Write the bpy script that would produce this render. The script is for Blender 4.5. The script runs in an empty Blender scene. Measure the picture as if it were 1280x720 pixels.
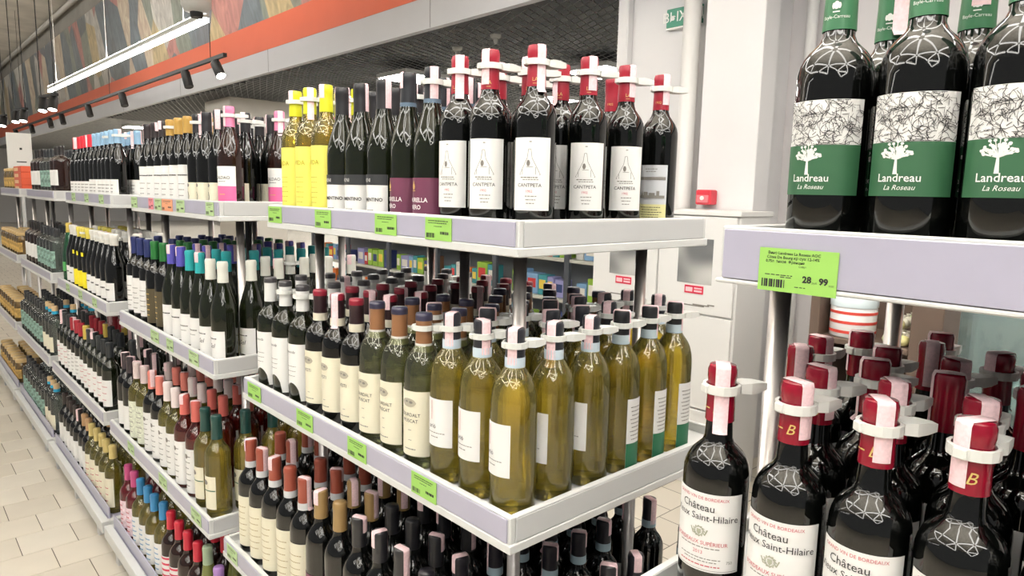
import bpy, math, random
from mathutils import Matrix, Vector
random.seed(7)
R = math.radians
H = 1.588                       # camera height above the floor
SC = bpy.context.scene
COL = SC.collection

ORD = 'first second third fourth fifth sixth seventh eighth ninth tenth eleventh twelfth thirteenth'.split()

# ------------------------------------------------------------------ camera
def set_camera():
    f, pitch, roll, yaw = 857.14, R(7.877), R(1.243), R(42.712)
    cy, sy = math.cos(yaw), math.sin(yaw)
    fw = Vector((sy, cy, 0)); rt = Vector((cy, -sy, 0)); up = Vector((0, 0, 1))
    F = fw * math.cos(pitch) - up * math.sin(pitch)
    U = up * math.cos(pitch) + fw * math.sin(pitch)
    r = rt * math.cos(roll) + U * math.sin(roll)
    u = U * math.cos(roll) - rt * math.sin(roll)
    cd = bpy.data.cameras.new('camera'); cam = bpy.data.objects.new('camera', cd)
    COL.objects.link(cam)
    m = Matrix((r, u, -F)).transposed().to_4x4(); m.translation = (0, 0, H)
    cam.matrix_world = m
    cd.sensor_width = 36.0; cd.lens = f / 1280 * 36.0; cd.clip_start = 0.02; cd.clip_end = 200
    SC.camera = cam
set_camera()

# ------------------------------------------------------------------ world, exposure
W = bpy.data.worlds.new('world'); SC.world = W; W.use_nodes = True
bg = W.node_tree.nodes['Background']
bg.inputs[0].default_value = (1.0, 0.99, 0.98, 1); bg.inputs[1].default_value = 0.32
vs = SC.view_settings
vs.view_transform = 'Standard'; vs.look = 'None'; vs.exposure = -0.12; vs.gamma = 1.0
vs.use_curve_mapping = False
cyc = SC.cycles
cyc.max_bounces = 8; cyc.transmission_bounces = 8; cyc.transparent_max_bounces = 8
cyc.diffuse_bounces = 3; cyc.glossy_bounces = 3; cyc.caustics_reflective = False; cyc.caustics_refractive = False
cyc.sample_clamp_indirect = 4.0
LAMP_E = 15.0                   # emission of the linear lamps

# ------------------------------------------------------------------ materials
def lin(c):
    return tuple((v / 255 / 12.92 if v / 255 <= 0.04045 else ((v / 255 + 0.055) / 1.055) ** 2.4) for v in c) + (1,)
MATS = {}
def P(m): return m.node_tree.nodes['Principled BSDF']
def mat(name, c, rough=0.5, metal=0.0, spec=0.5, noise=0.0, nscale=40.0, bump=0.0, coat=0.0, emit=None, es=1.0):
    if name in MATS: return MATS[name]
    m = bpy.data.materials.new(name); m.use_nodes = True; nt = m.node_tree; p = P(m)
    p.inputs['Base Color'].default_value = lin(c); p.inputs['Roughness'].default_value = rough
    p.inputs['Metallic'].default_value = metal; p.inputs['Specular IOR Level'].default_value = spec
    p.inputs['Coat Weight'].default_value = coat
    if noise or bump:
        tc = nt.nodes.new('ShaderNodeTexCoord'); nz = nt.nodes.new('ShaderNodeTexNoise')
        nz.inputs['Scale'].default_value = nscale; nz.inputs['Detail'].default_value = 5
        nt.links.new(tc.outputs['Object'], nz.inputs['Vector'])
        if noise:
            rp = nt.nodes.new('ShaderNodeValToRGB'); b = lin(c)
            rp.color_ramp.elements[0].position = 0.3; rp.color_ramp.elements[1].position = 0.7
            rp.color_ramp.elements[0].color = tuple(v * (1 - noise) for v in b[:3]) + (1,)
            rp.color_ramp.elements[1].color = tuple(min(1, v * (1 + noise)) for v in b[:3]) + (1,)
            nt.links.new(nz.outputs['Fac'], rp.inputs['Fac']); nt.links.new(rp.outputs['Color'], p.inputs['Base Color'])
        if bump:
            bp = nt.nodes.new('ShaderNodeBump'); bp.inputs['Strength'].default_value = bump
            bp.inputs['Distance'].default_value = 0.002
            nt.links.new(nz.outputs['Fac'], bp.inputs['Height']); nt.links.new(bp.outputs['Normal'], p.inputs['Normal'])
    if emit:
        p.inputs['Emission Color'].default_value = lin(emit); p.inputs['Emission Strength'].default_value = es
    MATS[name] = m
    return m
def cm(c, rough=0.5, **k):       # plain colour material, keyed by its colour
    return mat('paint_%d_%d_%d_%d' % (c[0], c[1], c[2], rough * 100), c, rough, **k)

def wine_glass(name, c, glow=0.22, ior=1.33):
    """filled bottle: clear refracting wine with a little scatter from the liquid, under a glossy glass skin"""
    m = bpy.data.materials.new(name); m.use_nodes = True; nt = m.node_tree; N = nt.nodes; N.remove(P(m))
    out = N['Material Output']
    rf = N.new('ShaderNodeBsdfRefraction'); rf.inputs['Color'].default_value = lin(c); rf.inputs['Roughness'].default_value = 0; rf.inputs['IOR'].default_value = ior
    deep = tuple(v**1.25 for v in lin(c)[:3])+(1,)
    tl = N.new('ShaderNodeBsdfTranslucent'); tl.inputs['Color'].default_value = deep  # translucent and diffuse colour stand in for lamp light passing through the bottle
    df = N.new('ShaderNodeBsdfDiffuse'); df.inputs['Color'].default_value = deep
    gl = N.new('ShaderNodeBsdfGlossy'); gl.inputs['Roughness'].default_value = .05
    fr = N.new('ShaderNodeFresnel'); fr.inputs['IOR'].default_value = 1.8
    tp = N.new('ShaderNodeBsdfTransparent'); tp.inputs['Color'].default_value = lin(c)
    m0, m1, m2, m3 = (N.new('ShaderNodeMixShader') for _ in range(4)); m3.inputs[0].default_value = .5; m0.inputs[0].default_value = .35; m1.inputs[0].default_value = glow
    L = nt.links.new
    L(tl.outputs[0], m0.inputs[1]); L(df.outputs[0], m0.inputs[2]); L(rf.outputs[0], m3.inputs[1]); L(tp.outputs[0], m3.inputs[2]); L(m3.outputs[0], m1.inputs[1]); L(m0.outputs[0], m1.inputs[2])
    L(fr.outputs[0], m2.inputs[0]); L(m1.outputs[0], m2.inputs[1]); L(gl.outputs[0], m2.inputs[2]); L(m2.outputs[0], out.inputs['Surface'])
    MATS[name] = m
    return m
G_DARK = mat('dark_bottle_glass', (6, 7, 6), 0.05, spec=0.62)
G_GREEN = mat('deep_green_bottle_glass', (18, 22, 10), 0.05, spec=0.62)
G_BROWN = mat('dark_brown_bottle_glass', (34, 18, 14), 0.05, spec=0.6)
G_RED = mat('dark_rose_bottle_glass', (78, 16, 22), 0.05, spec=0.6)
G_GOLD = wine_glass('golden_wine', (255, 238, 130), .26)
G_PALE = wine_glass('pale_green_wine', (234, 238, 186), .12)
G_OLIVE = wine_glass('olive_wine', (228, 216, 100), .26)
G_AMBER = wine_glass('amber_wine', (230, 160, 80))
G_ROSE = wine_glass('rose_wine', (214, 90, 74))
G_CLEAR = wine_glass('clear_spirit', (226, 234, 230), 0.12)
G_MINT = wine_glass('mint_liqueur', (96, 190, 140), 0.35)
M_WHITE = mat('white_powder_coat', (214, 215, 213), 0.42, noise=0.02, nscale=8)
M_GREYW = mat('grey_white_laminate', (198, 199, 199), 0.4, noise=0.02, nscale=8)
M_LAV = mat('lavender_price_rail_plastic', (172, 170, 188), 0.28, noise=0.03, nscale=14)
M_CHROME = mat('brushed_chrome', (214, 208, 204), 0.34, metal=0.85, noise=.12, nscale=9)
M_PAPER = mat('white_paper', (240, 239, 236), 0.6)
M_CREAM = mat('cream_paper', (236, 230, 206), 0.6)
M_STAMP = mat('pink_excise_paper', (243, 210, 214), 0.6, noise=0.10, nscale=260)
M_TAG = mat('off_white_tag_plastic', (226, 227, 222), 0.35)
M_TAGG = mat('grey_tag_plastic', (176, 176, 172), 0.4)
M_INK = mat('black_ink', (36, 34, 36), 0.6)
M_GINK = mat('grey_ink', (128, 124, 118), 0.6)
M_RINK = mat('red_ink', (196, 84, 96), 0.6)
M_GOLDINK = mat('gold_ink', (208, 176, 104), 0.4)
M_CARD = mat('lime_green_price_card', (150, 200, 96), 0.5)
M_BLACK = mat('black_metal', (14, 14, 15), 0.6)

# ------------------------------------------------------------------ mesh helpers
class MB:
    def __init__(s): s.v = []; s.f = []
    def add(s, vs, fs):
        o = len(s.v); s.v += [tuple(p) for p in vs]; s.f += [tuple(i + o for i in q) for q in fs]; return s
    def box(s, a, b):
        (x0, y0, z0), (x1, y1, z1) = a, b
        return s.add([(x0,y0,z0),(x1,y0,z0),(x1,y1,z0),(x0,y1,z0),(x0,y0,z1),(x1,y0,z1),(x1,y1,z1),(x0,y1,z1)],
                     [(0,3,2,1),(4,5,6,7),(0,1,5,4),(1,2,6,5),(2,3,7,6),(3,0,4,7)])
    def bbox(s, a, b, e=0.003):
        """box with chamfered vertical and top edges"""
        (x0, y0, z0), (x1, y1, z1) = a, b
        def ring(i, z): return [(x0+i,y0,z),(x1-i,y0,z),(x1,y0+i,z),(x1,y1-i,z),(x1-i,y1,z),(x0+i,y1,z),(x0,y1-i,z),(x0,y0+i,z)]
        def ins(z):
            return [(x0+2*e,y0+e,z),(x1-2*e,y0+e,z),(x1-e,y0+2*e,z),(x1-e,y1-2*e,z),(x1-2*e,y1-e,z),(x0+2*e,y1-e,z),(x0+e,y1-2*e,z),(x0+e,y0+2*e,z)]
        vs = ins(z0) + ring(e, z0+e) + ring(e, z1-e) + ins(z1)
        fs = [tuple(reversed(range(8))), tuple(range(24, 32))]
        for k in range(3):
            for i in range(8):
                j = (i+1) % 8; fs.append((k*8+i, k*8+j, k*8+8+j, k*8+8+i))
        return s.add(vs, fs)
    def lathe(s, prof, n=24, c=(0,0,0), cap0=False, cap1=False):
        o = len(s.v); k = len(prof)
        for (r, z) in prof:
            for i in range(n):
                a = 2*math.pi*i/n; s.v.append((c[0]+r*math.cos(a), c[1]+r*math.sin(a), c[2]+z))
        for j in range(k-1):
            for i in range(n):
                i2 = (i+1) % n; s.f.append((o+j*n+i, o+j*n+i2, o+(j+1)*n+i2, o+(j+1)*n+i))
        if cap0: s.f.append(tuple(o+i for i in reversed(range(n))))
        if cap1: s.f.append(tuple(o+(k-1)*n+i for i in range(n)))
        return s
    def tube(s, a, b, r, n=10, r2=None):
        a, b = Vector(a), Vector(b); d = (b-a).normalized(); r2 = r if r2 is None else r2
        u = d.orthogonal().normalized(); w = d.cross(u); o = len(s.v)
        for p, q in ((a, r), (b, r2)):
            for i in range(n):
                t = 2*math.pi*i/n; s.v.append(tuple(p + u*math.cos(t)*q + w*math.sin(t)*q))
        for i in range(n):
            j = (i+1) % n; s.f.append((o+i, o+j, o+n+j, o+n+i))
        s.f.append(tuple(o+i for i in reversed(range(n)))); s.f.append(tuple(o+n+i for i in range(n)))
        return s
    def mesh(s, name, m, smooth=False):
        me = bpy.data.meshes.new(name); me.from_pydata(s.v, [], s.f); me.update()
        if smooth: me.polygons.foreach_set('use_smooth', [True]*len(me.polygons))
        me.materials.append(m); return me
def link(name, me, parent=None, loc=(0,0,0), rz=0.0):
    o = bpy.data.objects.new(name, me); COL.objects.link(o)
    o.location = loc; o.rotation_euler = (0, 0, rz)
    if parent is not None: o.parent = parent
    return o
def tag(o, label, cat, group=None):
    o['label'] = label; o['category'] = cat
    if group: o['group'] = group
    return o
def thing(name, label, cat, loc=(0,0,0), rz=0.0, group=None):
    return tag(link(name, None, None, loc, rz), label, cat, group)
def struct(o): o['kind'] = 'structure'; return o

TXT = {}
def text_geo(s, size, shear=0.0, bold=0.0):
    k = (s, size, shear, bold)
    if k in TXT: return TXT[k]
    cu = bpy.data.curves.new('t', 'FONT'); cu.body = s; cu.size = size; cu.align_x = 'CENTER'; cu.align_y = 'CENTER'
    cu.resolution_u = 2; cu.shear = shear; cu.offset = bold
    ob = bpy.data.objects.new('t', cu); COL.objects.link(ob)
    me = ob.to_mesh(); vs = [(v.co.x, v.co.y) for v in me.vertices]; fs = [tuple(p.vertices) for p in me.polygons]
    ob.to_mesh_clear(); bpy.data.objects.remove(ob); bpy.data.curves.remove(cu)
    TXT[k] = (vs, fs); return TXT[k]

def flat_items(items, rnd):
    """2-D ink shapes -> (verts, faces); every shape is cut into narrow columns so it can bend"""
    V, Fc = [], []
    def add(vs, fs):
        o = len(V); V.extend(vs); Fc.extend(tuple(i+o for i in f) for f in fs)
    def bar(u0, u1, v0, v1):
        n = max(1, int(abs(u1-u0)/0.006)+1); vs = []
        for i in range(n+1):
            u = u0+(u1-u0)*i/n; vs += [(u, v0), (u, v1)]
        add(vs, [(2*i, 2*i+2, 2*i+3, 2*i+1) for i in range(n)])
    for it in items:
        k = it[0]
        if k == 't':
            _, s, u, v, sz = it[:5]; sh = it[5] if len(it) > 5 else 0; bd = it[6] if len(it) > 6 else 0
            vs, fs = text_geo(s, sz, sh, bd); add([(a+u, b+v) for a, b in vs], fs)
        elif k == 'b': _, u, v, w, h = it; bar(u-w/2, u+w/2, v-h/2, v+h/2)
        elif k == 'w':                      # a line of print too small to read: word-length dashes
            _, u, v, w, h = it; x = u-w/2
            while x < u+w/2 - 0.002:
                d = min(rnd.uniform(0.002, 0.006), u+w/2-x); bar(x, x+d, v-h/2, v+h/2); x += d + 0.0011
        elif k == 'e':
            _, u, v, rx, ry = it; n = max(6, int(rx/0.002)); vs = []
            for i in range(n+1):
                t = -1+2*i/n; q = ry*math.sqrt(max(0, 1-t*t)); vs += [(u+rx*t, v-q), (u+rx*t, v+q)]
            add(vs, [(2*i, 2*i+2, 2*i+3, 2*i+1) for i in range(n)])
        elif k == 'l':                      # thin stroke
            _, a, b, w = it; dx, dy = b[0]-a[0], b[1]-a[1]; L = math.hypot(dx, dy) or 1
            nx, ny = -dy/L*w/2, dx/L*w/2
            add([(a[0]+nx,a[1]+ny),(a[0]-nx,a[1]-ny),(b[0]-nx,b[1]-ny),(b[0]+nx,b[1]+ny)], [(0,1,2,3)])
        elif k == 'p':                      # small convex polygon
            add(it[1], [tuple(range(len(it[1])))])
    return V, Fc
def bent(items, r, name, m, rnd):
    V, Fc = flat_items(items, rnd); b = MB()
    b.v = [(r*math.cos(u/r), r*math.sin(u/r), v) for u, v in V]; b.f = Fc
    return b.mesh(name, m)
def patch(r, z0, z1, hw, name, m, wob=None, u0=0.0):
    """paper patch bent round a bottle; wob(u) shapes its lower edge"""
    n = 16; b = MB()
    for i in range(n+1):
        u = u0-hw+2*hw*i/n; lo = z0 + (wob(u/hw) if wob else 0)
        for z in (lo, z1): b.v.append((r*math.cos(u/r), r*math.sin(u/r), z))
    b.f = [(2*i, 2*i+2, 2*i+3, 2*i+1) for i in range(n)]
    return b.mesh(name, m, True)

# ------------------------------------------------------------------ bottles
def profile(kind, h, r):
    k = h/0.30; q = 0.0145
    if kind == 'bordeaux':
        pr = [(r*.5,.004),(r*.9,0),(r,.006),(r,.06),(r,.12),(r,.178),(r*.985,.188),(r*.93,.197),(r*.82,.206),(r*.66,.214),(r*.52,.221),(q*1.15,.229),(q*1.02,.242),(q,.265),(q,.30)]
    elif kind == 'lowshoulder':
        pr = [(r*.5,.004),(r*.9,0),(r,.006),(r,.06),(r,.12),(r,.168),(r*.985,.178),(r*.94,.186),(r*.865,.193),(r*.75,.1995),(r*.61,.205),(r*.49,.2095),(q*1.1,.216),(q,.245),(q,.30)]
    elif kind == 'dome':                    # high round shoulder
        pr = [(r*.5,.004),(r*.9,0),(r,.006),(r,.06),(r,.12),(r,.178),(r*.985,.190),(r*.945,.201),(r*.87,.212),(r*.76,.221),(r*.62,.229),(r*.5,.235),(q*1.08,.242),(q,.256),(q,.30)]
    elif kind == 'burgundy':
        pr = [(r*.5,.004),(r*.9,0),(r,.006),(r,.06),(r,.11),(r,.145),(r*.97,.158),(r*.89,.174),(r*.76,.192),(r*.62,.208),(r*.50,.224),(q*1.12,.24),(q*1.02,.255),(q,.275),(q,.30)]
    elif kind == 'sparkling':
        pr = [(r*.5,.006),(r*.9,0),(r,.008),(r,.06),(r,.11),(r,.15),(r*.96,.168),(r*.85,.187),(r*.7,.205),(r*.55,.225),(r*.44,.245),(q*1.1,.262),(q*1.05,.275),(q*1.2,.282),(q*1.15,.30)]
    elif kind == 'flute':
        pr = [(r*.5,.004),(r*.9,0),(r,.006),(r,.05),(r,.10),(r,.13),(r*.94,.15),(r*.84,.172),(r*.72,.192),(r*.61,.212),(r*.51,.232),(q*1.1,.25),(q,.262),(q,.28),(q,.30)]
    elif kind == 'jar':
        pr = [(r*.5,.004),(r*.9,0),(r,.008),(r,.10),(r,.20),(r*.98,.225),(r*.88,.245),(r*.84,.25),(r*.84,.30)]
    else:                                   # straight spirits bottle
        pr = [(r*.5,.004),(r*.92,0),(r,.006),(r,.06),(r,.12),(r,.20),(r*.97,.212),(r*.86,.222),(r*.66,.229),(r*.5,.234),(q*1.1,.238),(q,.244),(q,.255),(q,.27),(q,.30)]
    return [(a, z*k) for a, z in pr]

STAMPS = {}
def stamp_mesh(h, long_):
    key = (round(h, 3), long_)
    if key in STAMPS: return STAMPS[key]
    rr = 0.0172; hw = 0.0085; b = MB(); n = 4
    lo_f, lo_b = h-0.058-long_, h-0.030
    def col(a0):                            # half strip hugging the neck, angle centre a0
        pts = []
        for i in range(n+1):
            a = a0 + (-hw+2*hw*i/n)/rr; pts.append((rr*math.cos(a), rr*math.sin(a)))
        return pts
    F_, B_ = col(0), list(reversed(col(math.pi)))
    rows = []
    zs = [lo_f, lo_f+0.6*(h-lo_f), h-0.002]
    if long_ > 0.004: rows.append([(x*1.3, y, lo_f-0.006) for x, y in F_])
    for z in zs: rows.append([(x, y, z) for x, y in F_])
    rows.append([(x*.9, y, h+0.0022) for x, y in F_]); rows.append([(x*.9, y, h+0.0022) for x, y in B_])
    for z in (h-0.002, lo_b): rows.append([(x, y, z) for x, y in B_])
    for q in rows: b.v += q
    m = n+1
    for j in range(len(rows)-1):
        for i in range(n): b.f.append((j*m+i, j*m+i+1, (j+1)*m+i+1, (j+1)*m+i))
    STAMPS[key] = b.mesh('excise_stamp', M_STAMP, True); return STAMPS[key]
TAGM = {}
def tag_mesh(h, grey):
    key = (round(h, 3), grey)
    if key in TAGM: return TAGM[key]
    b = MB(); z = h-0.026
    b.lathe([(0.0178,z-.005),(0.0215,z-.005),(0.0215,z+.005),(0.0178,z+.005),(0.0178,z-.005)], 16)
    x0, x1 = 0.019, 0.056                    # tapering clasp arm
    vs = []
    for x, w, t in ((x0,.011,.0055),(0.032,.0125,.0065),(x1-.012,.009,.006),(x1,.005,.004)):
        vs += [(x,-w,z-t),(x,w,z-t),(x,w,z+t),(x,-w,z+t)]
    fs = [(0,3,2,1),(12,13,14,15)]
    for k in range(3):
        for i in range(4):
            j = (i+1) % 4; fs.append((k*4+i,k*4+j,k*4+4+j,k*4+4+i))
    b.add(vs, fs); b.bbox((-.0235,-.006,z-.005),(-.018,.006,z+.005),.001)
    TAGM[key] = b.mesh('security_tag', M_TAGG if grey else M_TAG); return TAGM[key]

SKU = {}
def sku(key, name, label, group, prof='bordeaux', h=.30, r=.037, glass=None, cap=(20,20,22), cl=.058, ring=None,
        lab=None, inks=(), bands=(), cat='wine bottle', caprough=.35, capinks=(), back=None, topcap=None, stamp=.6, sec=.3, grey=False, neck=None):
    """lab = (z0, z1, halfwidth, material[, wob]); bands = [(z0,z1,halfwidth,mat)]; inks = [(material, items)]"""
    rnd = random.Random(key)
    d = dict(name=name, label=label, group=group, cat=cat, h=h, r=r, stamp=stamp, sec=sec, grey=grey)
    pr = profile(prof, h, r)
    d['glass'] = MB().lathe(pr, 24, cap0=True, cap1=True).mesh(name, glass or G_DARK, True)
    cr = .0158
    if cap:
        cp = [(cr*1.05 if prof != 'sparkling' else cr*1.35, h-cl),(cr, h-cl*.55),(cr, h-.016),(cr*1.04, h-.013),(cr*1.04, h-.004),(cr*.95, h),(cr*.94, h+.0015)]
        if prof == 'sparkling': cp = [(cr*1.32,h-cl),(cr*1.1,h-cl*.6),(cr*1.12,h-.03),(cr*1.3,h-.02),(cr*1.3,h-.004),(cr*1.1,h+.001)]
        if prof == 'jar': cp = [(r*.9,h-.022),(r*.93,h-.02),(r*.93,h-.003),(r*.86,h+.002)]
        if neck: cp = [(neck,h-cl)] + cp[1:]
        d['cap'] = MB().lathe(cp, 20, cap1=True).mesh('capsule', cm(cap, caprough), True)
        if topcap: d['topcap'] = MB().lathe([(cr*1.06,h-.012),(cr*1.06,h-.003),(cr*.97,h+.002)], 20, cap1=True).mesh('capsule_top', cm(topcap, caprough), True)
        if capinks: d['capinks'] = [bent(it, cr*1.07, 'lettering', m, rnd) for m, it in capinks]
    if ring: d['ring'] = MB().lathe([(cr*1.09,h-cl-.016),(cr*1.09,h-cl+.002)], 20).mesh('neck_band', cm(ring, .55), True)
    if lab:
        z0, z1, hw, m = lab[:4]; w = lab[4] if len(lab) > 4 else None
        d['lab'] = patch(r+.0006, z0, z1, hw, 'label', m, w)
        d['bands'] = [patch(r+.0010, a, b_, c, 'label_band', m2) for a, b_, c, m2 in bands]
        d['inks'] = [bent(it, r+.0014, 'lettering', m2, rnd) for m2, it in inks]
    if back: d['back'] = patch(r+.0006, back[0], back[1], back[2], 'back_label', back[3])
    SKU[key] = d
def place(key, x, y, z, face, rnd, detail=True, stamp=None, sec=None):
    d = SKU[key]; rz = R(face)
    o = thing(d['name'], d['label'], d['cat'], (x, y, z), rz, d['group'])
    link('glass_body', d['glass'], o)
    if 'cap' in d:
        c = link('capsule', d['cap'], o)
        if 'topcap' in d: link('capsule_top', d['topcap'], c)
        if detail:
            for q in d.get('capinks', ()): link('lettering', q, c)
    if 'ring' in d: link('neck_band', d['ring'], o)
    if 'lab' in d:
        l = link('label', d['lab'], o)
        for q in d['bands']: link('label_band', q, l)
        if detail:
            for q in d['inks']: link('lettering', q, l)
    if 'back' in d: link('back_label', d['back'], o, rz=math.pi)
    st = stamp if stamp is not None else rnd.random() < d['stamp']
    if st:
        a = rnd.choice([-70,-35,20,60,100,150,200]) + rnd.uniform(-15, 15) if stamp in (None, True) else stamp
        link('excise_stamp', stamp_mesh(d['h'], rnd.choice([0, 0, .012])), o, rz=R(a))
    se = sec if sec is not None else rnd.random() < d['sec']
    if se:
        a = rnd.choice([318, 330, 342, 350]) if sec in (None, True) else sec
        link('security_tag', tag_mesh(d['h'], d['grey']), o, rz=R(a)-rz)
    return o

# ------------------------------------------------------------------ label designs
def words(lo, hi, step, w, h=.0013, u=0.0):
    return [('w', u, lo + step*i, w*(0.75 + .25*((i*7) % 3)/2), h) for i in range(int((hi-lo)/step)+1)]
def tree_items(u, v, s, rnd):
    it = [('p', [(u-.0016*s,v-.013*s),(u+.0016*s,v-.013*s),(u+.0007*s,v),(u-.0007*s,v)])]
    for i in range(48):
        a = rnd.uniform(R(-8), R(188)); q = rnd.uniform(.35, 1)*.011*s
        e = (u+q*math.cos(a)*1.05, v+.001*s+q*math.sin(a)*.95)
        it.append(('l', (u, v-.002*s), e, .0006*s))
        it.append(('e', e[0], e[1], .0013*s, .0010*s))
    return it
_r = random.Random(3)
M_GREENLAB = mat('forest_green_label', (44, 90, 60), 0.5)
scr = []
for i in range(230):                     # scratchy bare-twig pattern
    u, v = _r.uniform(-.041, .041), _r.uniform(.108, .1505); a = _r.uniform(0, math.pi*2)
    for q in range(_r.randint(2, 5)):
        a += _r.uniform(-.7, .7); L_ = _r.uniform(.002, .0045)
        e = (max(-.0422, min(.0422, u+L_*math.cos(a))), max(.107, min(.1512, v+L_*math.sin(a))))
        scr.append(('l', (u, v), e, _r.uniform(.00025, .0007))); u, v = e
sku('tree', 'red_wine_bottle', 'dark bottle with green tree label and green capsule on top tray beside white pipe wall', 'green tree label bottles',
    prof='lowshoulder', r=.0385, h=.305, cap=(56,110,76), cl=.080, neck=.0168, lab=(.056,.152,.0425,M_PAPER), bands=[(.0555,.1065,.0426,M_GREENLAB)],
    inks=[(M_INK, scr), (M_PAPER, tree_items(-.011,.0925,1.25,_r) + [('t','Landreau',-.008,.0725,.0108,0,.0001), ('t','La Roseau',-.007,.0635,.0068,.35)])],
    capinks=[(M_PAPER, [('e',0,.2490,.003,.004),('e',-.003,.2485,.0016,.003),('e',.003,.2485,.0016,.003),('b',0,.2425,.007,.0012),('t','Bayle-Carreau',0,.2375,.0048)])], stamp=.45, sec=0)
emb = [('l',(-.004+.0075*math.cos(R(a_)),.114+.0065*math.sin(R(a_))),(-.004+.0045*math.cos(R(a_+40)),.114+.005*math.sin(R(a_+40))),.0012) for a_ in range(0,360,30)] + [('p',[(-.0065,.1165),(-.0015,.1165),(-.0015,.1125),(-.004,.1095),(-.0065,.1125)]),('l',(-.014,.117),(-.011,.110),.0014),('l',(.006,.117),(.003,.110),.0014)]
sku('chateau', 'red_wine_bottle', 'black red wine bottle with white script label and glossy crimson capsule below the tree labels', 'crimson capsule bottles',
    prof='lowshoulder', r=.038, h=.302, cap=(128,12,36), cl=.064, caprough=.22, lab=(.066,.160,.0455,M_PAPER),
    inks=[(M_INK, [('t','Château',-.008,.143,.0125), ('t','Vieux Saint-Hilaire',-.001,.131,.0112)]),
          (mat('sage_ink',(168,170,150),.6), emb), (M_GINK, [('w',-.004,.0952,.05,.0011),('w',-.002,.082,.052,.001),('w',-.002,.0785,.04,.001),('t','750',.033,.079,.005)] + [('b',0,.0685,.086,.0005)]),
          (M_RINK, [('t','GRAND VIN DE BORDEAUX',-.004,.154,.0052), ('t','BORDEAUX SUPÉRIEUR',-.004,.1005,.0065), ('t','2013',-.004,.089,.006), ('w',-.003,.0735,.05,.0013)])],
    capinks=[(M_GOLDINK, [('t','B',0,.2535,.016,.3), ('w',-.012,.2535,.012,.0015)])], stamp=1, sec=.75)
# --- unit with the golden wines, top tray
M_YEL = mat('lemon_yellow_label', (246, 238, 110), 0.5)
sku('yellow', 'white_wine_bottle', 'golden wine bottle with tall lemon yellow label and yellow capsule', 'lemon yellow label bottles',
    h=.307, glass=G_GOLD, cap=(214,216,42), cl=.062, lab=(.012,.165,.044,M_YEL),
    inks=[(mat('ochre_ink',(176,160,40),.6), [('t','VIDA',0,.125,.016)] + words(.03,.1,.012,.03))], sec=.8, stamp=1)
M_BLK = mat('black_label', (40, 42, 46), 0.5)
def sketch(u, v, s):
    L = lambda a, b: ('l', (u+a[0]*s, v+a[1]*s), (u+b[0]*s, v+b[1]*s), .0007)
    return [L((-.017,-.022),(-.004,.004)), L((-.004,.004),(-.002,.018)), L((-.002,.018),(.002,.018)), L((.002,.018),(.004,.004)), L((.004,.004),(.018,-.022)),
            L((-.017,-.022),(.018,-.022)), L((-.012,-.022),(-.012,-.014)), L((.010,-.022),(.010,-.010)), L((-.005,-.01),(.006,-.01)),
            ('e',u-.002*s,v-.004*s,.003*s,.005*s), ('w',u,v-.0265*s,.03*s,.0016), ('w',u+.002,v-.030*s,.026*s,.0012)]
sku('blackwhite', 'white_wine_bottle', 'dark bottle with black over white label and black capsule wearing a pink stamp', 'black over white label bottles',
    prof='burgundy', h=.293, glass=G_GREEN, cap=(30,30,34), cl=.06, lab=(.012,.095,.043,M_PAPER), bands=[(.073,.0955,.0431,M_BLK)],
    inks=[(M_PAPER, [('t','ARENI',-.012,.083,.011)]), (M_INK, [('t','VERMENTINO',0,.042,.0105,0,.0002)] + words(.02,.026,.006,.03))], stamp=1, sec=.1)
M_BURG = mat('burgundy_label', (104, 50, 76), 0.5)
sku('burgundy', 'red_wine_bottle', 'dark bottle with burgundy label bearing a gold crest and white capitals', 'burgundy label bottles',
    prof='burgundy', h=.297, glass=G_GREEN, cap=(32,34,40), cl=.06, ring=(90,110,130), lab=(.010,.088,.044,M_BURG),
    inks=[(M_GOLDINK, [('e',-.014,.071,.005,.006),('p',[(-.016,.077),(-.012,.077),(-.014,.083)]),('b',-.014,.063,.012,.0016)]),
          (M_PAPER, [('t','MURELLA',-.004,.045,.012,0,.0002), ('t','NERO',-.009,.031,.012,0,.0002), ('w',0,.019,.04,.0012)])], stamp=1, sec=.6)
sku('tower', 'red_wine_bottle', 'black bottle with tall white label of a sketched tower and red capsule', 'sketched tower label bottles',
    h=.307, cap=(150,26,46), cl=.066, lab=(.034,.155,.034,M_PAPER),
    inks=[(M_GINK, sketch(-.003,.117,1.05) + [('b',-.002,.148,.004,.0015)] + words(.046,.058,.006,.02)), (M_INK, [('t','CANTPETA',-.003,.076,.0085)]), (M_RINK, [('t','1902',-.003,.066,.006)])],
    capinks=[(M_GOLDINK, [('t','LA',0,.252,.009),('b',0,.2455,.008,.0008)])], stamp=1, sec=.9)
M_PALEY = mat('pale_yellow_print', (226, 220, 160), 0.6)
sku('castle', 'red_wine_bottle', 'black bottle with grey castle panorama label over pale yellow foot, red capsule', 'castle panorama label bottles',
    h=.304, cap=(146,24,44), cl=.068, lab=(.014,.125,.034,mat('grey_label',(206,208,212),.6)), bands=[(.0138,.046,.0341,M_PALEY)],
    inks=[(M_GINK, [('b',0,.061,.06,.006),('p',[(-.022,.063),(-.016,.063),(-.019,.074)]),('b',-.01,.067,.01,.008),('b',.004,.066,.012,.006),('b',.016,.068,.006,.010),('b',0,.098,.062,.006)] + words(.112,.12,.005,.03)),
          (M_INK, words(.02,.04,.005,.05))], capinks=[(M_GOLDINK, [('t','1902',0,.25,.007)])], stamp=1, sec=.9)
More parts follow.
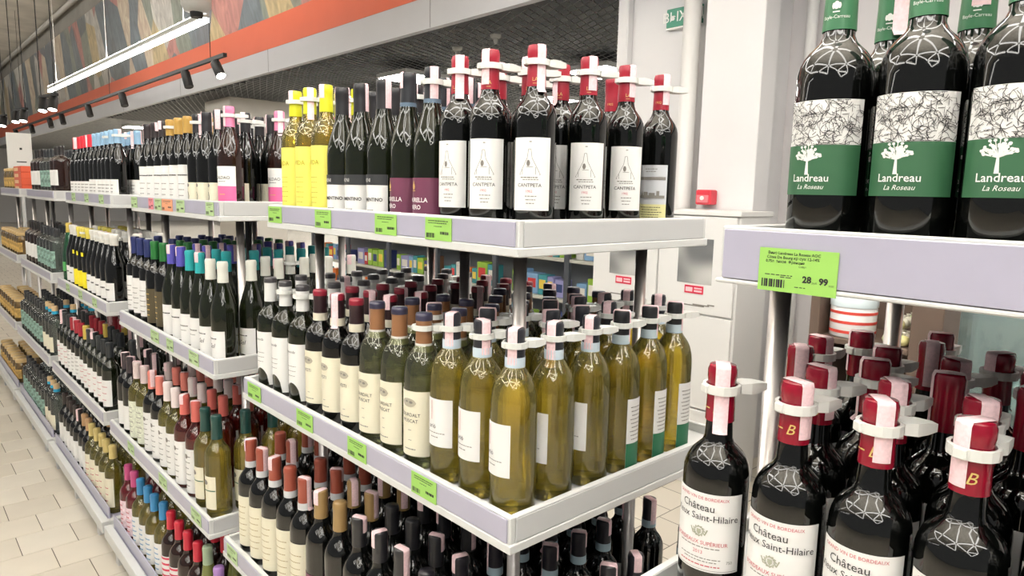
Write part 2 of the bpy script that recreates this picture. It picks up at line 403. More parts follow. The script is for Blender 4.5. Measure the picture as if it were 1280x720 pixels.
# --- unit with the golden wines, middle tray
sku('whitecap', 'red_wine_bottle', 'dark bottle with white capsule and white label scooped at its foot', 'white capsule bottles with scooped labels',
    h=.296, glass=G_GREEN, cap=(232,232,230), cl=.062, topcap=(60,58,62), lab=(.012,.155,.043,M_PAPER, lambda t: .045*math.sqrt(max(0, 1-(t/.62)**2)) if abs(t) < .62 else 0),
    inks=[(M_INK, [('t','Voevoda',-.004,.135,.010,.3)]), (M_GINK, words(.075,.11,.012,.034))], stamp=.2, sec=.2)
vig = lambda u, v, s=1: [('e',u,v,.018*s,.0085*s)]
vig2 = lambda u, v, s=1: [('l',(u-.012*s,v-.002*s),(u+.012*s,v-.001*s),.0018),('e',u-.005*s,v+.002*s,.004*s,.002*s),('e',u+.006*s,v+.001*s,.005*s,.0025*s)]
sku('maroon', 'red_wine_bottle', 'black bottle with cream vignette label, maroon capsule and cream neck band', 'maroon capsule bottles with cream labels',
    h=.296, cap=(40,20,26), topcap=(130,24,44), cl=.055, ring=(222,216,196), lab=(.028,.155,.042,M_CREAM),
    inks=[(mat('soft_grey_ink',(176,170,152),.6), vig(-.004,.132)), (M_GINK, vig2(-.004,.132) + [('w',0,.04,.03,.002)] + words(.055,.075,.02,.01)), (M_INK, [('t','VESTI',-.004,.108,.0105)])], stamp=.55, sec=0)
sku('brown', 'white_wine_bottle', 'clear greenish white wine bottle with cream vignette label and tan brown capsule', 'tan capsule bottles with cream labels',
    h=.30, r=.039, prof='dome', glass=G_PALE, cap=(140,98,66), topcap=(46,44,66), cl=.058, ring=(226,224,214), lab=(.026,.155,.042,M_CREAM),
    inks=[(mat('soft_grey_ink',(176,170,152),.6), vig(-.004,.132)), (M_GINK, vig2(-.004,.132) + [('w',0,.04,.03,.002)] + words(.058,.08,.02,.01)), (M_INK, [('t','COURDALT',-.003,.108,.0095), ('t','MUSCAT',-.001,.096,.0095)])],
    back=(.04,.13,.028,M_CREAM), stamp=.2, sec=.15)
sku('gold', 'white_wine_bottle', 'golden white wine bottle with plain white label, thin line and dark capsule', 'golden wine bottles with plain white labels',
    h=.313, r=.040, prof='dome', glass=G_GOLD, cap=(34,36,44), cl=.048, ring=(206,222,232), lab=(.07,.16,.030,M_PAPER),
    inks=[(M_INK, [('t','arió',-.012,.108,.012)]), (M_RINK, [('b',-.014,.138,.0012,.036)]), (M_GINK, [('w',-.004,.096,.04,.0014),('w',-.006,.088,.02,.0016)])],
    back=(.03,.15,.024,M_PAPER), stamp=1, sec=.8)
M_DGREEN = mat('bottle_green_print', (24, 96, 66), 0.5)
sku('goldgreen', 'white_wine_bottle', 'golden white wine bottle whose white label has a green foot, dark capsule', 'golden wine bottles with green footed labels',
    h=.314, r=.040, prof='dome', glass=G_GOLD, cap=(26,28,32), cl=.046, ring=(190,206,214), lab=(.012,.15,.022,M_PAPER), bands=[(.0115,.062,.0221,M_DGREEN)],
    inks=[(M_GINK, words(.07,.14,.008,.03,.0018))], back=(.05,.15,.036,M_PAPER), stamp=1, sec=.9)
# --- unit with the golden wines, lower tray
sku('rust', 'red_wine_bottle', 'black bottle with cream speckled label, rust capsule and white neck band', 'rust capsule bottles on the low tray',
    h=.318, cap=(146,70,54), cl=.06, ring=(214,216,218), lab=(.02,.165,.044,M_CREAM), inks=[(mat('tan_ink',(176,158,110),.6), words(.05,.15,.017,.05,.0022))], stamp=.6, sec=0)
sku('goldcap', 'red_wine_bottle', 'black bottle with antique gold capsule and dark label on low tray', 'antique gold capsule bottles',
    h=.315, cap=(150,122,78), cl=.064, lab=(.02,.12,.04,M_BURG), inks=[(M_GOLDINK, words(.06,.1,.02,.03,.003))], stamp=.6, sec=0)
sku('blackcap', 'red_wine_bottle', 'black bottle with black capsule under a pink stamp on low tray', 'black capsule bottles on the low tray',
    h=.312, cap=(34,34,38), cl=.062, lab=(.02,.12,.04,M_PAPER), inks=[(M_GINK, words(.04,.1,.015,.04,.002))], stamp=.9, sec=.05)
sku('silverring', 'red_wine_bottle', 'black bottle with black capsule, pale neck band and pink stamp on low tray', 'black capsule bottles with pale neck bands',
    h=.30, cap=(28,26,34), cl=.05, ring=(168,190,200), lab=(.02,.12,.04,M_PAPER), stamp=.9, sec=0)
# --- second unit
sku('pinkwhite', 'rose_wine_bottle', 'dark rosé bottle with white over pink label and pink capsule', 'white over pink label bottles', prof='burgundy',
    h=.305, r=.0385, glass=G_BROWN, cap=(226,130,168), cl=.06, lab=(.008,.125,.044,M_PAPER), bands=[(.0078,.065,.0441,mat('candy_pink_print',(230,108,160),.5))],
    inks=[(M_INK, [('t','CALDAO',0,.09,.0135), ('w',0,.079,.03,.0016)]), (M_GOLDINK, [('w',0,.04,.02,.003)])], stamp=1, sec=1)
sku('figure', 'red_wine_bottle', 'dark bottle with low cream label of a dark twisted figure and black capsule', 'cream figure label bottles',
    prof='burgundy', h=.30, cap=(34,34,38), cl=.06, lab=(.006,.075,.04,M_CREAM), inks=[(M_GINK, [('e',-.006,.066,.009,.006)]), (M_INK, [('l',(-.010,.01),(-.002,.03),.004),('l',(-.002,.03),(-.010,.045),.004)])], stamp=1, sec=.4)
sku('goldwhite', 'red_wine_bottle', 'dark bottle with tall white label and mustard gold capsule', 'mustard gold capsule bottles',
    prof='burgundy', h=.30, cap=(178,142,72), cl=.056, lab=(.008,.135,.044,M_PAPER), inks=[(M_INK, [('w',0,.10,.06,.004)]), (M_GINK, words(.03,.08,.02,.04,.0025))], stamp=.5, sec=.2)
sku('plainwhite', 'red_wine_bottle', 'dark bottle with tall white label and black capsule beside the mustard gold ones', 'black capsule bottles with tall white labels',
    prof='burgundy', h=.30, cap=(40,34,36), cl=.056, lab=(.008,.135,.044,M_PAPER), inks=[(M_INK, [('w',0,.10,.06,.004)]), (M_GINK, words(.03,.08,.02,.04,.0025))], stamp=1, sec=0)
wv = lambda t: .008*math.cos(t*3.1)
sku('whitetop', 'white_wine_bottle', 'dark green sloping bottle with white capsule and wavy white label', 'white capsule bottles with wavy labels',
    prof='burgundy', h=.307, r=.039, glass=G_GREEN, cap=(226,226,216), cl=.066, lab=(.008,.098,.045,M_PAPER, wv), inks=[(M_INK, [('t','Sol',0,.052,.02,.3),('w',-.004,.075,.05,.003)])],
    back=(.012,.085,.02,mat('wheat_print',(196,182,96),.6)), stamp=.1, sec=.1)
sku('teal', 'white_wine_bottle', 'dark bottle with turquoise capsule and white label', 'turquoise capsule bottles', prof='burgundy',
    h=.32, glass=G_GREEN, cap=(42,160,164), cl=.066, lab=(.008,.11,.044,M_PAPER), inks=[(M_GINK, [('w',0,.07,.05,.004),('w',0,.055,.04,.002)])], stamp=.25, sec=0)
sku('violet', 'white_wine_bottle', 'dark bottle with violet blue capsule under a pink stamp', 'violet capsule bottles', prof='burgundy',
    h=.325, glass=G_GREEN, cap=(86,82,176), cl=.066, lab=(.008,.115,.044,M_PAPER), inks=[(M_INK, [('w',0,.085,.06,.004)])], stamp=1, sec=0)
sku('greencap', 'red_wine_bottle', 'dark bottle with bright green capsule and bronze label', 'green capsule bottles with bronze labels',
    h=.325, cap=(34,104,50), cl=.066, lab=(.02,.15,.04,mat('bronze_label',(74,66,46),.5)), inks=[(M_GOLDINK, words(.05,.13,.02,.02,.004))], stamp=0, sec=0)
sku('navy', 'red_wine_bottle', 'dark bottle with navy capsule and tall white label', 'navy capsule bottles',
    h=.325, cap=(36,46,96), cl=.066, lab=(.03,.17,.043,M_PAPER), inks=[(M_GINK, words(.05,.15,.02,.05,.003))], stamp=0, sec=0)
sku('greengold', 'white_wine_bottle', 'golden wine bottle with dark green capsule and cream label', 'dark green capsule golden bottles',
    h=.318, r=.038, glass=G_GOLD, cap=(24,62,58), cl=.072, lab=(.03,.135,.03,M_CREAM), inks=[(M_GINK, [('e',-.008,.115,.012,.008)]), (M_DGREEN, [('b',0,.09,.058,.003)])], back=(.03,.15,.03,M_CREAM), stamp=0, sec=0)
sku('salmonred', 'rose_wine_bottle', 'red rosé bottle with salmon pink capsule and white label', 'salmon capsule rosé bottles',
    h=.318, glass=G_ROSE, cap=(206,104,96), cl=.066, lab=(.015,.165,.044,M_PAPER), inks=[(M_GINK, words(.04,.15,.02,.04,.003) + [('e',0,.14,.01,.008)])], stamp=.6, sec=0)
sku('salmondark', 'red_wine_bottle', 'black bottle with salmon pink capsule and white label', 'salmon capsule black bottles',
    h=.318, cap=(222,128,116), cl=.066, lab=(.015,.165,.044,M_PAPER), inks=[(M_GINK, words(.04,.15,.02,.04,.003) + [('e',0,.14,.01,.008)])], stamp=.6, sec=0)
sku('whitegold', 'white_wine_bottle', 'amber gold wine bottle with white pink capsule and white label', 'white capsule amber bottles',
    h=.318, glass=G_OLIVE, cap=(236,222,220), cl=.066, lab=(.015,.165,.044,M_PAPER), inks=[(M_GINK, words(.04,.15,.02,.04,.003) + [('e',0,.14,.01,.008)])], stamp=.6, sec=0)
sku('greenleaf', 'white_wine_bottle', 'olive green bottle with pale label and blush capsule', 'blush capsule olive bottles',
    h=.318, glass=G_OLIVE, cap=(214,196,194), cl=.066, lab=(.015,.165,.044,mat('leafy_label',(222,226,206),.6,noise=.2,nscale=90)), inks=[(M_GINK, words(.04,.15,.02,.04,.003))], stamp=.7, sec=0)
sku('darkpink', 'red_wine_bottle', 'black bottle with dark capsule and pink stamp on the second unit', 'dark stamped bottles of the second unit',
    h=.318, cap=(48,40,46), cl=.066, lab=(.02,.12,.04,M_PAPER), stamp=1, sec=0)
sku('pinkrose', 'rose_wine_bottle', 'red rosé bottle with magenta capsule and floral white label', 'magenta capsule rosé bottles',
    h=.305, glass=G_RED, cap=(190,74,128), cl=.062, lab=(.04,.16,.043,mat('floral_label',(236,214,222),.6,noise=.2,nscale=70)), inks=[(M_RINK, words(.06,.14,.02,.03,.005))], stamp=.4, sec=0)
sku('bluegold', 'white_wine_bottle', 'olive gold bottle with blue capsule and blue sketched white label', 'blue capsule gold bottles',
    h=.305, glass=G_GOLD, cap=(52,128,180), cl=.062, lab=(.04,.16,.043,M_PAPER), inks=[(mat('blue_ink',(110,160,200),.6), words(.06,.14,.02,.04,.005))], stamp=.3, sec=0)
sku('stripe', 'red_wine_bottle', 'dark red bottle with scarlet capsule and red striped white label', 'red striped label bottles',
    h=.305, glass=G_BROWN, cap=(192,36,58), cl=.062, lab=(.03,.15,.043,M_PAPER), bands=[(.05+.022*i,.058+.022*i,.0431,mat('scarlet_print',(214,70,96),.5)) for i in range(5)], stamp=.4, sec=0)
sku('greenish', 'white_wine_bottle', 'slender mossy green flute bottle with grey green sleeve', 'mossy green flute bottles',
    prof='flute', h=.33, r=.036, glass=mat('mossy_glass',(106,112,58),.08,spec=.6), cap=(150,168,140), cl=.07, lab=(.03,.12,.04,M_CREAM), stamp=0, sec=0)
sku('purple', 'red_wine_bottle', 'dark bottle with lilac capsule on the bottom deck', 'lilac capsule bottles',
    h=.30, cap=(168,128,192), cl=.07, lab=(.03,.13,.04,M_PAPER), stamp=0, sec=0)
# --- third unit
sku('redcap', 'red_wine_bottle', 'dark bottle with scarlet capsule and low white label', 'scarlet capsule bottles with low labels',
    prof='burgundy', h=.305, cap=(206,42,58), cl=.06, lab=(.01,.075,.043,M_PAPER), inks=[(M_GINK, words(.03,.06,.015,.04,.004))], stamp=.5, sec=0)
sku('skycap', 'red_wine_bottle', 'dark bottle with sky blue capsule and low white label', 'sky blue capsule bottles',
    prof='burgundy', h=.305, cap=(140,176,206), cl=.06, lab=(.01,.085,.043,M_PAPER), inks=[(M_GINK, words(.03,.07,.015,.04,.004))], stamp=.4, sec=.3)
sku('bubbly', 'sparkling_wine_bottle', 'dark sparkling wine bottle with white foil and white label', 'white foil sparkling bottles', prof='sparkling',
    h=.315, r=.042, cap=(222,220,212), cl=.10, lab=(.02,.10,.042,M_PAPER), inks=[(M_INK, [('w',0,.07,.04,.006)])], stamp=.3, sec=.4, cat='sparkling wine')
sku('bubblyyellow', 'sparkling_wine_bottle', 'dark sparkling wine bottle with yellow neck seal and yellow label', 'yellow label sparkling bottles', prof='sparkling',
    h=.315, r=.042, cap=(222,206,90), cl=.10, lab=(.02,.10,.042,mat('bright_yellow_print',(244,226,40),.5)), bands=[(.178,.198,.012,mat('bright_yellow_print',(244,226,40),.5))], stamp=.3, sec=.2, cat='sparkling wine')
sku('mint', 'liqueur_bottle', 'mint green liqueur bottle with yellow cap beside the sparkling wine', 'mint liqueur bottles', prof='flute',
    h=.32, r=.04, glass=G_MINT, cap=(206,182,90), cl=.05, lab=(.06,.11,.02,mat('leaf_print',(70,150,80),.5)), cat='bottle', stamp=0, sec=0)
sku('lowred', 'red_wine_bottle', 'dark bottle with red capsule and white label on the third unit', 'red capsule bottles of the third unit',
    h=.315, cap=(150,30,46), cl=.066, lab=(.03,.15,.043,M_PAPER), inks=[(M_GINK, words(.06,.14,.02,.05,.003))], stamp=.4, sec=0)
sku('lowgold', 'white_wine_bottle', 'olive bottle with yellow gold capsule and white label on the third unit', 'yellow gold capsule bottles of the third unit',
    h=.315, glass=G_GREEN, cap=(204,178,84), cl=.066, lab=(.03,.15,.043,M_PAPER), inks=[(M_RINK, words(.06,.14,.03,.05,.003))], stamp=.3, sec=0)
sku('lowblack', 'red_wine_bottle', 'dark bottle with black capsule and white label on the third unit', 'black capsule bottles of the third unit',
    h=.315, glass=G_GREEN, cap=(34,38,42), cl=.066, lab=(.03,.15,.043,M_PAPER), inks=[(M_RINK, words(.06,.14,.03,.05,.003))], stamp=.4, sec=0)
sku('basetan', 'red_wine_bottle', 'dark bottle with tan capsule and white label on the bottom deck', 'tan capsule bottles on the bottom deck',
    h=.31, cap=(186,148,108), cl=.06, lab=(.04,.15,.043,M_PAPER), stamp=.1, sec=0)
sku('basegreen', 'white_wine_bottle', 'olive wine bottle with straw capsule and cream label on the bottom deck', 'straw capsule olive bottles',
    h=.31, glass=G_OLIVE, cap=(206,186,120), cl=.06, lab=(.03,.165,.043,M_CREAM), inks=[(M_RINK, words(.06,.14,.03,.04,.004))], stamp=0, sec=0)
sku('basedark', 'red_wine_bottle', 'dark bottle with dark capsule and pale label on the bottom deck', 'dark capsule bottles on the bottom deck',
    h=.31, cap=(40,30,30), cl=.06, lab=(.04,.15,.043,M_PAPER), stamp=.3, sec=0)
# --- fourth unit
sku('vodka', 'spirits_bottle', 'clear spirits bottle with wooden stopper and bright blue neck sleeve', 'blue sleeved clear spirits', prof='spirits',
    h=.30, r=.038, glass=G_CLEAR, cap=(206,178,136), cl=.03, ring=(40,160,200), lab=(.03,.12,.03,M_CREAM), cat='bottle', stamp=0, sec=0)
sku('gin', 'spirits_bottle', 'clear spirits bottle with dark cap and green flecked label', 'dark capped clear spirits', prof='spirits',
    h=.27, r=.042, glass=G_CLEAR, cap=(40,42,46), cl=.045, lab=(.04,.14,.035,mat('flecked_label',(120,150,140),.6,noise=.7,nscale=60)), cat='bottle', stamp=0, sec=0)
sku('cognac', 'spirits_bottle', 'dark brown spirits bottle with black cap and white label', 'dark brown spirits', prof='spirits',
    h=.28, r=.045, glass=G_BROWN, cap=(30,26,26), cl=.05, lab=(.05,.14,.035,M_PAPER), cat='bottle', stamp=0, sec=0)
sku('jar', 'preserve_jar', 'short preserve jar with straw coloured lid and bright label', 'straw lidded preserve jars', prof='jar',
    h=.17, r=.045, glass=mat('jar_glass',(90,72,44),.1,noise=.5,nscale=50), cap=(206,176,124), lab=(.03,.10,.05,mat('jar_label',(196,160,90),.6,noise=.5,nscale=40)), cat='jar', stamp=0, sec=0)

# ------------------------------------------------------------------ the setting
ZC = 1.32 + H                    # expanded-metal ceiling
XF = 3.42                        # fascia plane
XW = 3.70                        # white service wall
def surf_brick():
    m = bpy.data.materials.new('beige_floor_tile_field'); m.use_nodes = True; nt = m.node_tree; p = P(m)
    tc = nt.nodes.new('ShaderNodeTexCoord'); mp = nt.nodes.new('ShaderNodeMapping'); bk = nt.nodes.new('ShaderNodeTexBrick')
    mp.inputs['Location'].default_value = (0.033, -.02, 0)
    bk.inputs['Scale'].default_value = 1.0; bk.inputs['Brick Width'].default_value = .207; bk.inputs['Row Height'].default_value = .2055
    bk.inputs['Mortar Size'].default_value = .003; bk.offset = .5
    bk.inputs['Color1'].default_value = lin((214,206,192)); bk.inputs['Color2'].default_value = lin((206,198,184)); bk.inputs['Mortar'].default_value = lin((120,112,102))
    nt.links.new(tc.outputs['Object'], mp.inputs[0]); nt.links.new(mp.outputs[0], bk.inputs['Vector']); nt.links.new(bk.outputs['Color'], p.inputs['Base Color'])
    p.inputs['Roughness'].default_value = .3; return m
M_GROUT = mat('floor_grout', (92, 84, 74), .8)
fl = struct(link('floor', MB().box((-7,-6,-.06),(16,34,0)).mesh('floor', surf_brick())))
# separate floor tiles where single ones can be told apart (left aisle and the gap by the end unit)
M_TILES = [mat('floor_tile_%d' % i, c, .28, noise=.03, nscale=6) for i, c in enumerate([(216,208,194),(210,202,188),(219,212,199)])]
tile_me = [MB().bbox((-.1018,-.1010,0),(.1018,.1010,.004),.0012).mesh('tile', m) for m in M_TILES]
grout = link('grout_bed', MB().box((-.40,1.80,0),(.70,6.52,.0012)).mesh('grout_bed', M_GROUT), fl)
link('grout_bed', MB().box((1.08,.78,0),(2.36,1.36,.0012)).mesh('grout_bed', M_GROUT), fl)
for j in range(-14, 15):
    yc = 3.73 + .2055*j
    for i in range(-8, 12):
        xc = .445 + .207*i + (0 if j % 2 else .1035)
        left = -.45 < xc < .76 and 1.72 < yc < 6.65
        right = .95 < xc < 2.5 and .65 < yc < 1.5
        if left or right: link('tile', random.choice(tile_me), fl, (xc, yc, .0008))

# ceilings and fascia
struct(link('ceiling', MB().box((-7,-6,H+3.85),(XF+.06,34,H+4.0)).mesh('ceiling', mat('raw_concrete', (190,184,172), .9, noise=.18, nscale=1.6))))
M_CEIL2 = mat('dark_plenum', (70, 72, 74), .9)
c2 = struct(link('ceiling_low', MB().box((XF+.02,-6,ZC+.10),(16,34,ZC+.16)).mesh('ceiling_low', M_CEIL2)))
def mesh_ceiling():
    b = MB(); au, av, k = .045, .11, math.sqrt(.5)          # half cell, lattice turned 45 degrees
    for i in range(-230, 130):
        for j in range(15, 170):
            u, v = i*au, j*av
            x, y = (u+v)*k, (v-u)*k
            if not (XF+.08 < x < 10.4 and 1.0 < y < 16.0): continue
            p, q = ((u,v),(u+au,v+av)) if (i+j) % 2 == 0 else ((u+au,v),(u,v+av))
            a = ((p[0]+p[1])*k, (p[1]-p[0])*k); c = ((q[0]+q[1])*k, (q[1]-q[0])*k)
            b.add([(a[0],a[1],ZC),(c[0],c[1],ZC),(c[0]+.010,c[1]+.010,ZC+.008),(a[0]+.010,a[1]+.010,ZC+.008)], [(0,1,2,3)])
    return b.mesh('expanded_metal_mesh', mat('grey_expanded_metal', (226,226,224), .5))
mc = link('expanded_metal_mesh', mesh_ceiling(), c2); mc['kind'] = 'stuff'
far = link('distant_metal_mesh', MB().box((XF+.03,15.9,ZC),(16,34,ZC+.02)).mesh('distant_metal_mesh', mat('distant_mesh_grey', (140,141,142), .8, noise=.25, nscale=14)), c2)
link('distant_metal_mesh', MB().box((10.4,-6,ZC),(16,15.9,ZC+.02)).mesh('distant_metal_mesh', MATS['distant_mesh_grey']), c2)
fa = struct(link('trim_1', MB().box((XF,-6,ZC-.005),(XF+.06,34,H+1.565)).mesh('trim_1', mat('pale_grey_fascia', (206,207,212), .5, noise=.02, nscale=3))))
for y in (4.75, 7.9, 11.0, 14.2): link('joint', MB().box((XF-.002,y,ZC),(XF,y+.008,H+1.565)).mesh('joint', cm((140,140,145))), fa)
struct(link('trim_2', MB().box((XF-.005,-6,H+1.565),(XF+.06,34,H+1.90)).mesh('trim_2', mat('orange_red_fascia', (216,104,74), .45, noise=.04, nscale=2))))

def collage_mat():
    m = bpy.data.materials.new('printed_product_collage'); m.use_nodes = True; nt = m.node_tree; p = P(m)
    tc = nt.nodes.new('ShaderNodeTexCoord'); mp = nt.nodes.new('ShaderNodeMapping')
    mp.vector_type = 'TEXTURE'; mp.inputs['Rotation'].default_value = (R(-30),0,0); mp.inputs['Scale'].default_value = (1, .8, 2.2)
    vo = nt.nodes.new('ShaderNodeTexVoronoi'); vo.inputs['Scale'].default_value = 1.5
    nt.links.new(tc.outputs['Object'], mp.inputs[0]); nt.links.new(mp.outputs[0], vo.inputs['Vector'])
    sp = nt.nodes.new('ShaderNodeSeparateColor'); rp = nt.nodes.new('ShaderNodeValToRGB')
    els = [(0,(104,110,114)),(.12,(186,182,176)),(.26,(106,116,124)),(.38,(200,184,164)),(.5,(130,136,126)),(.6,(176,124,118)),(.7,(110,114,122)),(.8,(206,202,194)),(.9,(184,166,128)),(1,(132,142,126))]
    cr = rp.color_ramp; cr.interpolation = 'CONSTANT'
    cr.elements[0].color = lin(els[0][1]); cr.elements[1].position = els[1][0]; cr.elements[1].color = lin(els[1][1])
    for q, c in els[2:]: e = cr.elements.new(q); e.color = lin(c)
    nt.links.new(vo.outputs['Color'], sp.inputs[0]); nt.links.new(sp.outputs[0], rp.inputs['Fac'])
    nz = nt.nodes.new('ShaderNodeTexNoise'); nz.inputs['Scale'].default_value = 5; nz.inputs['Detail'].default_value = 6; nz.inputs['Distortion'].default_value = 1.5
    nt.links.new(mp.outputs[0], nz.inputs['Vector'])
    mx = nt.nodes.new('ShaderNodeMix'); mx.data_type = 'RGBA'; mx.blend_type = 'OVERLAY'; mx.inputs[0].default_value = .8
    nt.links.new(rp.outputs[0], mx.inputs[6]); nt.links.new(nz.outputs['Fac'], mx.inputs[7]); nt.links.new(mx.outputs[2], p.inputs['Base Color'])
    p.inputs['Roughness'].default_value = .35; return m
tag(link('wall_banner', MB().box((XF+.0,-6,H+1.90),(XF+.05,33,H+3.44)).mesh('wall_banner', collage_mat())), 'long printed collage of dim product photographs above the orange band', 'banner')
struct(link('wall_upper', MB().box((XF+.05,-6,H+1.90),(XF+.2,34,H+3.9)).mesh('wall_upper', mat('grey_render', (150,146,138), .9, noise=.1, nscale=2))))
tag(link('ceiling_pipe', MB().tube((XF-.12,-5,H+3.76),(XF-.12,33,H+3.76),.05,10).mesh('ceiling_pipe', cm((196,192,184),.5), True)), 'long pale pipe running under the concrete ceiling above the collage', 'pipe')
struct(link('wall_far', MB().box((-7,33.9,0),(16,34.1,H+4)).mesh('wall_far', mat('far_wall_grey', (176,174,172), .9))))
struct(link('wall_side', MB().box((15.9,-6,0),(16.1,34,H+4)).mesh('wall_side', MATS['far_wall_grey'])))

# white service wall with pilaster, pipes, trunking
M_WALL = mat('white_wall_paint', (226,224,224), .6, noise=.015, nscale=3)
w1 = struct(link('wall_right', MB().box((XW,1.95,0),(XW+.4,2.98,ZC)).mesh('wall_right', M_WALL)))
link('pilaster', MB().bbox((XW-.16,1.90,0),(XW,2.26,ZC-.002),.004).mesh('pilaster', M_WALL), w1)
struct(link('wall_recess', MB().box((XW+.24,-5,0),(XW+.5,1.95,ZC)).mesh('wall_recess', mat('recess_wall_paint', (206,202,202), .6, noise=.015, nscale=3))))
link('corner_post', MB().bbox((XW-.06,2.90,0),(XW+.0,2.985,ZC-.003),.008).mesh('corner_post', M_WALL), w1)
tag(link('riser_pipe', MB().tube((XW-.11,2.385,0),(XW-.11,2.385,ZC),.052,16).mesh('riser_pipe', mat('pipe_white',(222,220,218),.35), True)), 'thick white vertical riser pipe beside the green exit sign', 'pipe')
tag(link('cable_trunking', MB().bbox((XW-.05,2.285,0),(XW,2.325,ZC-.003),.003).mesh('cable_trunking', cm((216,208,202),.5))), 'narrow cream cable trunking beside the riser pipe', 'trunking')
tag(link('recess_pipe', MB().tube((XW+.17,1.80,0),(XW+.17,1.80,ZC),.03,12).mesh('recess_pipe', MATS['pipe_white'], True)), 'thin pale pipe in the recess behind the tree label bottles', 'pipe')
sg = thing('exit_sign', 'green exit sign with white letters beside the riser pipe', 'sign', (XW-.031, 2.52, H+1.08))
link('panel', MB().bbox((-.006,-.14,-.055),(.03,.10,.055),.003).mesh('panel', mat('exit_green',(52,128,104),.4)), sg)
link('edge_strip', MB().box((-.006,-.14,-.066),(.03,.10,-.056)).mesh('edge_strip', M_PAPER), sg)
def text_on_x(s, size, m, name, bold=0.0):
    """letters on a face looking towards -X, reading towards -Y"""
    vs, fs = text_geo(s, size, 0, bold); b = MB(); b.v = [(0, -u, v) for u, v in vs]; b.f = fs
    return b.mesh(name, m)
link('lettering', text_on_x('ВЫХОД', .078, M_PAPER, 'lettering', .001), sg, (-.0075, -.02, 0))
def fire_box(x, y, z, w, h, label, name='alarm_call_point'):
    t = thing(name, label, 'alarm', (x, y, z)); Mr = mat('fire_red', (196,52,66), .4)
    link('housing', MB().bbox((-.02,-w/2,-h/2),(.05,w/2,h/2),.006).mesh('housing', Mr), t)
    link('cover', MB().bbox((-.028,-w/2+.012,-h/2+.012),(-.019,w/2-.012,h/2-.03),.003).mesh('cover', cm((226,120,128),.3)), t)
    link('button', MB().lathe([(.012,0),(.012,.006),(.008,.008)],12,cap1=True).mesh('button', M_PAPER), t, (-.028,0,-.005)).rotation_euler = (0,-math.pi/2,0)
fire_box(XW-.211, 2.17, H+.0, .10, .085, 'square red alarm call point with white button on the white pilaster')
fire_box(XW-.051, 2.50, H+.03, .05, .13, 'narrow upright red alarm box left of the riser pipe')

# lockers
def photo_print(name):
    m = bpy.data.materials.new(name); m.use_nodes = True; nt = m.node_tree; p = P(m)
    tc = nt.nodes.new('ShaderNodeTexCoord'); wv_ = nt.nodes.new('ShaderNodeTexWave'); wv_.inputs['Scale'].default_value = 2.2; wv_.inputs['Distortion'].default_value = 7
    wv_.inputs['Detail'].default_value = 2; rp = nt.nodes.new('ShaderNodeValToRGB')
    rp.color_ramp.elements[0].color = lin((104,106,108)); rp.color_ramp.elements[1].color = lin((206,206,202))
    nt.links.new(tc.outputs['Object'], wv_.inputs[0]); nt.links.new(wv_.outputs[0], rp.inputs[0]); nt.links.new(rp.outputs[0], p.inputs['Base Color'])
    p.inputs['Roughness'].default_value = .35; return m
MP = photo_print('grey_photo_print'); M_LOCK = mat('locker_white', (232,231,228), .4); M_REDL = mat('red_sticker', (206,44,74), .5)
lk = thing('bag_locker', 'white bag lockers with grey photo prints and red stickers against the wall', 'locker', (3.2, 1.78, 0))
link('body', MB().bbox((.012,0,0),(.32,.96,H-.09),.004).mesh('body', M_LOCK), lk)
link('top_panel', MB().bbox((-.012,-.012,H-.095),(.325,.972,H-.068),.003).mesh('top_panel', M_LOCK), lk)
for row, (z0, z1) in enumerate(((.06,.44),(.45,.96),(.97,H-.10))):
    for col in (0, 1):
        y0 = .012 + .476*col
        d = link('door', MB().bbox((-.006,0,z0),(.012,.464,z1),.003).mesh('door', M_LOCK), lk, (0,y0,0))
        link('lock', MB().lathe([(.011,0),(.011,.006),(.006,.008)],12,cap1=True).mesh('lock', M_CHROME), d, (-.006, .44 if col == 0 else .03, z1-.13)).rotation_euler = (0,-math.pi/2,0)
        if row != 1:
            continue
        link('photo_print', MB().box((-.0085,.125,.36+.80-.03),(-.0055,.335,.60+.80-.03)).mesh('photo_print', MP), lk, (0,y0,0))
        s_ = link('sticker', MB().box((-.0085,.17,1.075),(-.0055,.285,1.118)).mesh('sticker', M_REDL), lk, (0,y0,0))
        link('print', MB().box((-.0092,.178,1.084),(-.0086,.225,1.094)).add(*[[(-.0092,.235,1.084),(-.0092,.278,1.084),(-.0092,.278,1.108),(-.0092,.235,1.108)],[(0,3,2,1)]]).box((-.0092,.178,1.100),(-.0086,.225,1.108)).mesh('print', cm((240,200,206),.6)), s_)
        for k in range(3): link('notice_line', MB().box((-.0085,.10+.03*k,1.02-.006*k),(-.0060,.14+.09*k,1.026-.006*k)).mesh('notice_line', M_GINK), lk, (0,y0,0))

# ------------------------------------------------------------------ lamps
M_LED = mat('led_diffuser', (255,253,248), .4, emit=(255,252,246), es=LAMP_E)
M_LEDF = mat('far_led_panel', (255,253,248), .4, emit=(255,252,246), es=55.0)
M_ADDED_UP = mat('led_uplight', (255,253,248), .4, emit=(255,252,246), es=90.0)  # upward emission added to brighten the concrete ceiling and collage
def led_bar(a, b, label, group=None, w=.045):
    a, b = Vector(a), Vector(b); d = b-a; L = d.length
    t = thing('linear_lamp', label, 'lamp', a, math.atan2(d.y, d.x), group)
    link('profile', MB().bbox((.01,-w/2,0),(L-.01,w/2,.05),.004).mesh('profile', M_WHITE), t)
    link('diffuser', MB().box((.015,-w/2+.003,-.035),(L-.015,w/2-.003,-.0005)).mesh('diffuser', M_LED), t)
    link('uplight', MB().box((.02,-w/2+.008,.0505),(L-.02,w/2-.008,.054)).mesh('uplight', M_ADDED_UP), t)  # added glowing strip on the bar top, lights the upper room
    return t
